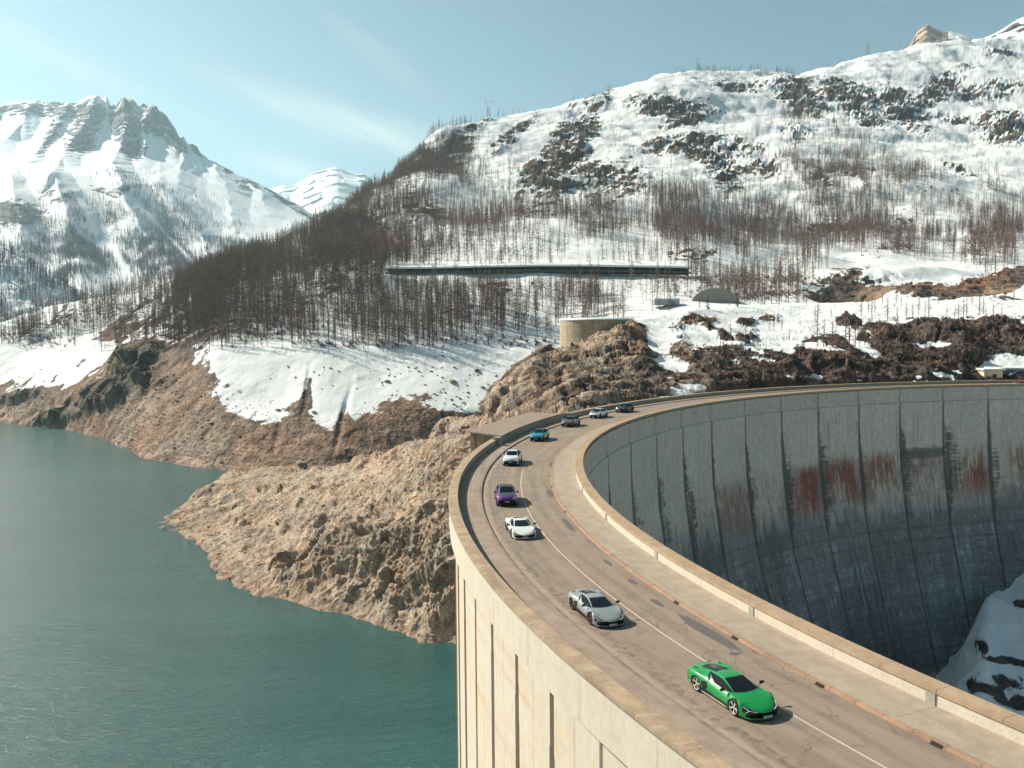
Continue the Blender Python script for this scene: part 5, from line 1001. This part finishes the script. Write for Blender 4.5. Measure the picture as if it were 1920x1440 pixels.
def car(kind, name, cat, label, theta, r, body, rim, over={}, group='cars driving in convoy over the dam', flip=0, z=0.0, extra_rot=0, pos=None):
    P, wb, wr, V, caps, G = CARP[kind]
    t = math.radians(theta)
    root = empty(name, (CX + r * math.cos(t), CY + r * math.sin(t), z) if pos is None else pos, t + math.pi / 2 + extra_rot); tag(root, label, cat, group)
    mats = dict(body=body, windscreen=m_glass, side_window=m_sglass, rear_window=m_glass, air_intake=m_under, engine_cover=m_black, headlight_recess=m_black, bumper_intake=m_under, sill=m_black, tail_panel=m_black, diffuser=m_black, roof_panel=body, bonnet=body, grille=m_under, wheel_arch=m_black); mats.update(over)
    for nm, (v, f) in P.items():
        if len(f) == 0: continue
        o = obj(nm if nm != 'side_window' else 'side_windows', part_mesh(nm, v, f, mats[nm]), None, root) if False else None
        halves = [None]
        if nm in ('tail_panel', 'side_window', 'air_intake', 'headlight_recess', 'sill', 'wheel_arch'):
            halves = [1, -1]
        if nm == 'wheel_arch_rear': halves = [1, -1]
        for hs in halves:
            if hs is None: vv, ff = v, f
            else:
                sel = (v[f].mean(1)[:, 1] * hs) > 0; vv, ff = extract(v, f, sel)
            nm2 = 'wheel_arch' if nm == 'wheel_arch_rear' else nm; obj(nm2, part_mesh(nm2, vv, ff, mats[nm2]), None, root)
    # inner tub closes arches and underside, nose and tail caps
    L0, L1 = (-2.44, 2.36) if kind == 'sport' else (-2.5, 2.34)
    mb = MB(); hh = .42 if kind == 'sport' else .7
    mb.box((-.1, 0, hh * .75), (L1 - L0 - 1.2, 1.2, hh * .9)); mb.box((0, 0, hh * .85), (1.6, 1.5, hh * .8)); [mb.box((wx, 0, wr + .02), (wr * 2.1, 1.28, wr * 1.0)) for wx in wb]; mb.add([V[i] for i in caps[1]], [tuple(range(len(caps[1])))]); mb.add([V[i] for i in caps[0]], [tuple(range(len(caps[0])))]); mb.build('underbody', m_under, root)
    ty_, rm, disc = WH[kind]
    for wx in wb:
        for s_ in (1, -1):
            wo_ = bpy.data.objects.new('wheel', ty_.copy()); wo_.data.materials.append(m_tyre); COL.objects.link(wo_); wo_.parent = root; yy = (.845 if kind == 'sport' else .84) if wx > 0 else .85
            wo_.location = (wx, s_ * yy, wr); wo_.rotation_euler = (0, .3 * wx, 0 if s_ > 0 else math.pi)
            ro_ = bpy.data.objects.new('rim', rm.copy()); ro_.data.materials.append(rim); COL.objects.link(ro_); ro_.parent = wo_
            di = bpy.data.objects.new('brake_disc', disc.copy()); di.data.materials.append(m_black); COL.objects.link(di); di.parent = wo_
    for s_ in (1, -1):           # mirrors on their stalks
        mb = MB()
        if kind == 'sport':
            c0 = Vector((.72, s_ * 1.07, .90)); mb.bar((.80, s_ * .82, .80), c0, .022, 4); 
        else: c0 = Vector((.80, s_ * 1.07, 1.13)); mb.bar((.84, s_ * .86, 1.05), c0, .03, 4)
        n = 8
        rr = .085 if kind == 'sport' else .10
        for k in range(-2, 3):
            pass
        vs = []; fs = []
        for i_, (yo, q) in enumerate(((-.13, .45), (-.10, .9), (0, 1.0), (.08, .9), (.11, .45))):
            for k in range(n): a = 2 * math.pi * k / n; vs.append((c0.x + rr * .75 * q * math.cos(a), c0.y + s_ * yo, c0.z + rr * q * math.sin(a) * .9))
        for i_ in range(4):
            for k in range(n): fs.append((i_ * n + k, i_ * n + (k + 1) % n, (i_ + 1) * n + (k + 1) % n, (i_ + 1) * n + k))
        fs += [tuple(range(n)), tuple(range(4 * n, 5 * n))]; mb.add(vs, fs); mb.build('wing_mirror', over.get('mirror', m_black), root, True)
        if kind == 'sport':      # Y shaped running lights, dark vents, splitter
            q = lambda y, z_: Vector(front_point(G, s_ * y, z_)) + Vector((.012, s_ * .006, .008))
            c_ = q(.70, .445); a_ = q(.84, .56); b_ = q(.44, .40); d_ = q(.82, .34); m1 = MB(); m1.bar(a_, c_, .013); m1.bar(c_, b_, .013); m1.bar(c_, d_, .011); m1.build('headlight', m_lamp, root)
            m2 = MB(); p = [Vector((2.47 - .42 * y * y - .10 * (y > .8), s_ * y, .15)) for y in (.02, .3, .55, .75, .88)]
            for u, v_ in zip(p[:-1], p[1:]): m2.bar(u, v_, .028)
            m2.build('front_splitter', body, root)
            m3 = MB().box((-.05, s_ * .955, .16), (1.9, .035, .028)); m3.build('sill_strip', m_silver if rim is m_silver else m_black, root)
            m4 = MB(); m4.bar((-1.75, s_ * .62, surf_pt(V, -1.75, s_ * .62) + .004), (-1.98, s_ * .70, surf_pt(V, -1.98, s_ * .7) + .004), .035); m4.build('rear_vent', m_black, root)
        else:
            q = lambda y, z_: Vector(front_point(G, s_ * y, z_)) + Vector((.015, s_ * .01, .01))
            m1 = MB(); p = [q(y, z_) for y, z_ in ((.52, .80), (.68, .83), (.84, .88))]
            for u, v_ in zip(p[:-1], p[1:]): m1.bar(u, v_, .026)
            m1.build('headlight', m_lamp, root); m2 = MB(); p = [q(y, z_) for y, z_ in ((.86, .50), (.80, .34), (.52, .33), (.44, .48))]
            for u, v_ in zip(p[:-1], p[1:]): m2.bar(u, v_, .042)
            m2.build('bumper_trim', over.get('trim', body), root); m3 = MB(); m3.bar((-2.40, s_ * .55, .98), (-2.36, s_ * .86, .98), .03); m3.build('tail_light', m_tail, root)
    if kind == 'sport':
        mb = MB()
        for k, xx in enumerate((-.86, -1.06, -1.26, -1.46, -1.66, -1.84)): zz = surf_pt(V, xx, 0) + .012; mb.bar((xx, -.34 + .02 * k, zz - .02), (xx - .03, .34 - .02 * k, zz - .02), .016)
        mb.box((-1.25, 0, surf_pt(V, -1.25, 0) + .002), (.62, .20, .03)); mb.build('engine_detail', m_metal, root)
        mb = MB()
        for s_ in (1, -1): mb.bar((-.62, s_ * .40, surf_pt(V, -.62, s_ * .4) + .008), (-1.75, s_ * .47, surf_pt(V, -1.75, s_ * .47) + .012), .028)
        mb.build('rear_buttress', body, root)
        zp = .235
    else:
        mb = MB()
        for s_ in (1, -1): mb.bar((-2.2, s_ * .50, 1.30), (-2.46, s_ * .62, 1.235), .03); 
        mb.box((-2.30, 0, 1.27), (.26, 1.2, .03)); mb.build('roof_spoiler', over.get('roof_panel', body), root); zp = .52
    f = front_point(G, 0, zp) if kind == 'suv' else (2.47, 0, 0); MB().box((f[0] + .035, 0, zp), (.02, .46, .11)).build('licence_plate', m_plate, root)
    return root
p_green = paint('vivid_green_paint', (.004, .27, .052)); p_grey = plain('matte_grey_paint', (.25, .28, .27), .42, var=.02, coat=.15); p_white = paint('white_paint', (.74, .75, .70)); p_purple = paint('purple_paint', (.17, .045, .26)); p_wsuv = paint('pearl_white_paint', (.66, .72, .74))
p_teal = paint('turquoise_paint', (.010, .24, .30)); p_olive = paint('dark_olive_gold_paint', (.11, .09, .05)); p_blk = paint('black_paint', (.012, .014, .018)); p_red = paint('red_paint', (.45, .015, .02)); p_navy = paint('dark_blue_paint', (.02, .05, .10)); p_carbon = plain('carbon_panel', (.05, .062, .065), .4, var=.1, scale=30)
car('sport', 'sports_car', 'sports car', 'bright green low sports car with silver wheels leading the convoy', 202.33, 138.10, p_green, m_silver)
car('sport', 'sports_car', 'sports car', 'matte grey low sports car driving second behind the green one', 197.1, 138.9, p_grey, m_bronze)
car('sport', 'sports_car', 'sports car', 'white low sports car in front of the purple one', 188.55, 138.5, p_white, m_darkrim)
car('suv', 'sports_suv', 'suv', 'purple high car with black roof and dark bonnet panel', 183.35, 138.45, p_purple, m_darkrim, dict(roof_panel=p_carbon, bonnet=p_carbon, trim=p_purple))
car('suv', 'sports_suv', 'suv', 'all white high car driving between the purple and the turquoise one', 173.7, 138.4, p_wsuv, m_darkrim, dict(mirror=p_wsuv))
car('suv', 'sports_suv', 'suv', 'turquoise high car beside the concrete terrace', 164.6, 138.55, p_teal, m_darkrim, dict(roof_panel=p_blk, mirror=p_teal))
car('suv', 'sports_suv', 'suv', 'dark olive gold high car just past the end of the terrace', 157.1, 138.8, p_olive, m_darkrim, dict(roof_panel=p_blk, mirror=p_wsuv))
car('suv', 'sports_suv', 'suv', 'white high car with black bonnet panel and black wheels', 151.3, 139.1, p_wsuv, m_darkrim, dict(bonnet=p_carbon, mirror=p_wsuv))
car('suv', 'sports_suv', 'suv', 'black high car, last of the convoy on the curve', 146.7, 138.9, p_blk, m_darkrim)
car('sport', 'sports_car', 'car', 'small red car at the far end of the dam road', 93.0, 134.9, p_red, m_darkrim, group='vehicles at the far end of the dam')

# ================================================================== small structures
def px_pt(px, py, d): return Vector(at(px, py, d))
# masonry-banded concrete tower on the crag
def tower():
    d = 312; Pb = px_pt(1117, 662, d); r = 67 / F * d; top = px_pt(1117, 600, d - r)[2]; t = empty('concrete_tower', (Pb[0], Pb[1], 0)); tag(t, 'round banded concrete tower with a snowy top standing on the brown crag', 'tower')
    n = 72; zs = np.linspace(2, top, 9); V = [(r * math.cos(2 * math.pi * k / n), r * math.sin(2 * math.pi * k / n), z) for z in zs for k in range(n)]; Fc = [(i * n + k, i * n + (k + 1) % n, (i + 1) * n + (k + 1) % n, (i + 1) * n + k) for i in range(8) for k in range(n)]
    m, nt, b = new_mat('tower_concrete'); T = NT(nt); o = T.obj(); w_ = T.n('ShaderNodeTexWave', wave_type='BANDS', bands_direction='Z', wave_profile='SAW'); w_.inputs['Scale'].default_value = .28; w_.inputs['Distortion'].default_value = .3; T.l(o, w_.inputs[0])
    c = T.mix(T.rng(T.noise(o, .5, 6, .65), .3, .7), (.36, .27, .16), (.54, .44, .30)); c = T.mix(T.rng(w_.outputs['Fac'], .82, .98, 0, .6), c, (.24, .18, .11)); c = T.mix(T.rng(T.noise(T.map(o, (1, 1, .1)), 1.2, 5), .5, .7, 0, .5), c, (.23, .18, .13)); T.l(c, b.inputs['Base Color']); b.inputs['Roughness'].default_value = .9
    obj('wall', make_mesh('wall', V, Fc, True), m, t)
    sn = plain('cap_snow', (.8, .8, .78), .8, var=.03); r2 = r + .25; V = [(q * math.cos(2 * math.pi * k / n), q * math.sin(2 * math.pi * k / n), top + zz) for q, zz in ((r2, .0), (r2, .35), (r2 * .8, .75), (0.01, .9)) for k in range(n)]; Fc = [(i * n + k, i * n + (k + 1) % n, (i + 1) * n + (k + 1) % n, (i + 1) * n + k) for i in range(3) for k in range(n)]
    obj('snow_cap', make_mesh('snow_cap', V, Fc, True), sn, t)
    cu = bpy.data.curves.new('graffiti', 'FONT'); cu.body = 'NARV/'; cu.size = 2.9; cu.extrude = .0; cu.offset = .10; cu.space_character = .86
    tmp = bpy.data.objects.new('tmp', cu); COL.objects.link(tmp); bpy.context.view_layer.update(); me = bpy.data.meshes.new_from_object(tmp.evaluated_get(bpy.context.evaluated_depsgraph_get())); bpy.data.objects.remove(tmp)
    a0 = math.radians(216)
    for v in me.vertices:
        x, y = v.co.x * .62, v.co.y * 1.12; a = a0 + x / (r + .05); v.co = ((r + .05) * math.cos(a), (r + .05) * math.sin(a), 8.1 + y + .12 * x)
    obj('graffiti', me, plain('pale_green_spray', (.50, .60, .46), .7, var=.1), t)
tower()
# arched shelter and the low flat building
def shelter():
    d = 505; c = px_pt(1340, 568, d); t = empty('arched_shelter', (c[0], c[1], 0), R(-8)); tag(t, 'grey translucent arched shelter among the larches behind the snowy shelf', 'shelter')
    wd, hgt, L = 27.5, 9.2, 13; z0 = c[2] - 1; m1 = plain('shelter_skin', (.27, .235, .205), .5, var=.08, scale=.4); m2 = plain('shelter_end', (.24, .21, .185), .6, var=.08, scale=.4)
    n = 28; prof = [(-wd / 2 + wd * i / n, hgt * (1 - abs(-1 + 2 * i / n) ** 2.1) ** .62) for i in range(n + 1)]
    V = [(x - 0, y, z0 + z) for y in (-L / 2, L / 2) for x, z in prof]; k = n + 1; obj('roof', make_mesh('roof', V, [(i, i + 1, k + i + 1, k + i) for i in range(n)], True), m1, t)
    V = [(x, -L / 2 + .1, z0 + z) for x, z in prof]; obj('end_wall', make_mesh('end_wall', V, [tuple(range(k))]), m2, t)
    V = [(x, L / 2 - .1, z0 + z) for x, z in prof]; obj('end_wall', make_mesh('end_wall', V, [tuple(range(k))]), m2, t)
    for f in (.2, .4, .6, .8):
        mb = MB()
        for i in range(n): a, b_ = prof[i], prof[i + 1]; mb.bar((a[0], -L / 2 + L * f, z0 + a[1] + .03), (b_[0], -L / 2 + L * f, z0 + b_[1] + .03), .09)
        mb.build('rib', m2, t)
shelter()
def low_house():
    d = 492; c = px_pt(1248, 569, d); t = empty('low_building', (c[0], c[1], c[2]), R(6)); tag(t, 'low pale flat building with a snow covered roof beside the arched shelter', 'building')
    MB().box((0, 0, .6), (14.2, 6, 3.2)).build('wall', plain('pale_metal_wall', (.33, .35, .36), .6), t); MB().box((0, 0, 2.5), (14.6, 6.4, .6)).build('snow_roof', plain('roof_snow', (.8, .8, .78), .8, var=.03), t)
    MB().box((3.5, -3.03, .1), (3.0, .06, 1.8)).build('door', plain('grey_door', (.2, .21, .22), .7), t)  # plain grey door panel
low_house()
# snow gallery over the mountain road
def gallery():
    gx = np.linspace(722, 1296, 60); gy = np.interp(gx, [722, 800, 900, 1000, 1100, 1200, 1290, 1296], [511, 510, 508, 506, 506, 507.5, 509, 511]); gd = np.interp(gx, [722, 900, 1100, 1296], [596, 590, 588, 592])
    P = at(gx, gy, gd); t = empty('road_gallery', tuple(P[30])); tag(t, 'long dark avalanche gallery with a snow covered roof crossing the mountainside', 'gallery'); P = P - P[30]
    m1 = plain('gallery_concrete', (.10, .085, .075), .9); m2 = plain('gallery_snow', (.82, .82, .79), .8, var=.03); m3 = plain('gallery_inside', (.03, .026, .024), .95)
    def strip_(offs, z, mat, name):      # cross-section points (forward offset, height) swept along
        V = [(p[0], p[1] + o, p[2] + h) for o, h in zip(offs, z) for p in P]; k = len(P); Fc = [(j * k + i, j * k + i + 1, (j + 1) * k + i + 1, (j + 1) * k + i) for j in range(len(offs) - 1) for i in range(k - 1)]; obj(name, make_mesh(name, V, Fc), mat, t)
    strip_([-1.2, -1.2, 8], [1.9, 2.3, 2.7], m1, 'roof'); strip_([-1.3, -1.3, 0, 9, 24], [2.25, 3.3, 4.0, 5.0, 8.5], m2, 'snow_cover'); strip_([7.5, 7.5], [-2, 2.6], m3, 'back_wall'); strip_([-1.0, 7.5], [-.2, -.2], m3, 'roadway'); strip_([-1.1, -1.1, -1.05], [-1.2, .0, .1], m1, 'base_wall')
    proto = None
    for i in range(1, 59):
        p = P[i]; mb = MB().box((0, 0, 0), (.34, .34, 2.3)) if proto is None else None
        if proto is None: proto = mb.build('column', m1, t); proto.location = (p[0], p[1] - .8, p[2] + .8)
        else: o = proto.copy(); COL.objects.link(o); o.parent = t; o.location = (p[0], p[1] - .8, p[2] + .8)
gallery()
# lattice pylons on the skyline
m_pyl = plain('pylon_steel', (.16, .17, .19), .6, metal=.2, var=.1)
def pylon(px, py, d, h, label, style):
    P = px_pt(px, py, d); t = empty('pylon', tuple(P), R(12)); tag(t, label, 'pylon', 'pylons on the skyline'); w0, w1 = h * .11, h * .035; mb = MB(); hz = .62 * h
    for sx_ in (-1, 1):
        for sy in (-1, 1):
            mb.bar((sx_ * w0, sy * w0, -3), (sx_ * w1, sy * w1, hz), .22, 4)
    for k in range(6):
        a, b_ = k / 6, (k + 1) / 6; wa, wb_ = w0 + (w1 - w0) * a, w0 + (w1 - w0) * b_
        for s_ in (-1, 1): mb.bar((-wa, s_ * wa, hz * a), (wb_, s_ * wb_, hz * b_), .12, 3); mb.bar((wa, s_ * wa, hz * a), (-wb_, s_ * wb_, hz * b_), .12, 3)
    mb.build('tower', m_pyl, t); mb = MB(); q = h * .17
    mb.bar((-w1, 0, hz), (-q, 0, h * .9), .2, 4); mb.bar((w1, 0, hz), (q, 0, h * .9), .2, 4); mb.bar((-q * 1.35, 0, h * .9), (q * 1.35, 0, h * .9), .2, 4); mb.bar((-q, 0, h * .9), (-q * .8, 0, h), .18, 4); mb.bar((q, 0, h * .9), (q * .8, 0, h), .18, 4)
    if style: mb.bar((-q * .8, 0, h), (q * .8, 0, h), .18, 4)
    mb.build('crossarm', m_pyl, t)
for px, py, h_, st, lab in ((916, 222, 38, 0, 'lattice pylon with a forked head on the skyline, leftmost of three'), (1308, 130, 26, 1, 'lattice pylon with a closed head beside the row of ridge trees'), (1627, 100, 32, 1, 'lattice pylon high on the snowy skyline, rightmost of three')):
    k = np.argmin(np.abs(pxA - px)); dd = A[ri, k, 1]; P = A[ri, k]; d_ = float(P[1]); yb = proj(P)[1]; pylon(px, float(yb), d_ + 4, h_ / F * d_, lab, st)
# gatehouse where the dam meets the right bank, with a mural wall and parked cars
def gatehouse():
    d = 268; c = px_pt(1862, 716, d); s_ = d / F; t = empty('gatehouse', (c[0], c[1], 0), R(-6)); tag(t, 'small cream gatehouse with one window at the far end of the dam', 'building'); mw = plain('cream_plaster', (.72, .60, .42), .8, var=.06, scale=1.5)
    zt = px_pt(1862, 695, d)[2]; W_ = 33 * s_; MB().box((0, 2.5, zt / 2 - .6), (W_, 5, zt + 1.2)).build('wall', mw, t); MB().box((.2, 2.5, zt + .14), (W_ + 1.3, 5.8, .28)).build('roof', plain('pale_roof', (.55, .5, .42), .8), t); MB().box((.4, 2.6, zt + .42), (W_ + 1.0, 5.4, .28)).build('snow_cover', plain('house_snow', (.8, .8, .78), .8, var=.03), t)
    wz = px_pt(1863, 705, d)[2]; f = MB().box((.4, -.02, wz), (1.25, .10, 1.15)).build('window', plain('window_frame_brown', (.25, .15, .1), .7), t); MB().box((.12, -.08, wz), (.42, .04, .9)).build('pane', m_glass, f); MB().box((.68, -.08, wz), (.42, .04, .9)).build('pane', m_glass, f)
    # long wall with the blue painted panel under a snowy roof
    t2 = empty('gallery_portal', (c[0] + W_ / 2 + 9, c[1] + 6, 0), R(-14)); tag(t2, 'long low building under a snowy roof with a blue painted panel, beside the gatehouse', 'building')
    MB().box((0, 0, zt / 2 - .6), (19, 5, zt + .4)).build('wall', plain('grey_plaster', (.20, .19, .19), .9), t2); MB().box((0, 0, zt + .05), (19.6, 5.8, .45)).build('roof', plain('grey_roof', (.3, .29, .28), .9), t2); MB().box((0, .2, zt + .45), (19.2, 5.4, .4)).build('snow_cover', plain('portal_snow', (.8, .8, .78), .8, var=.03), t2)
    m, nt, b = new_mat('blue_mural'); T = NT(nt); c_ = T.mix(T.rng(T.noise(T.obj(), 1.6, 5), .4, .6), (.16, .20, .34), (.02, .045, .09)); T.l(c_, b.inputs['Base Color']); MB().box((2.2, -2.53, zt / 2 + .1), (14, .06, zt * .8)).build('mural', m, t2)
gatehouse()
c = px_pt(1905, 716, 262); car('suv', 'parked_car', 'car', 'dark blue car parked by the gatehouse at the far end of the dam', 0, 0, p_navy, m_darkrim, group='vehicles at the far end of the dam', pos=(c[0], c[1] - 1, 0.1), extra_rot=R(80))

# ================================================================== haze
def haze():
    mb = MB().box((500, 5600, 1160), (16000, 13000, 2580)); m = bpy.data.materials.new('haze'); m.use_nodes = True; nt = m.node_tree; nt.nodes.clear(); out = nt.nodes.new('ShaderNodeOutputMaterial'); v = nt.nodes.new('ShaderNodeVolumePrincipled')
    v.inputs['Color'].default_value = (.62, .88, 1.0, 1); v.inputs['Density'].default_value = 5.2e-5; v.inputs['Anisotropy'].default_value = .45; nt.links.new(v.outputs[0], out.inputs['Volume'])
    tag(mb.build('haze', m), 'thin pale blue valley haze', 'haze', kind='stuff')
haze()
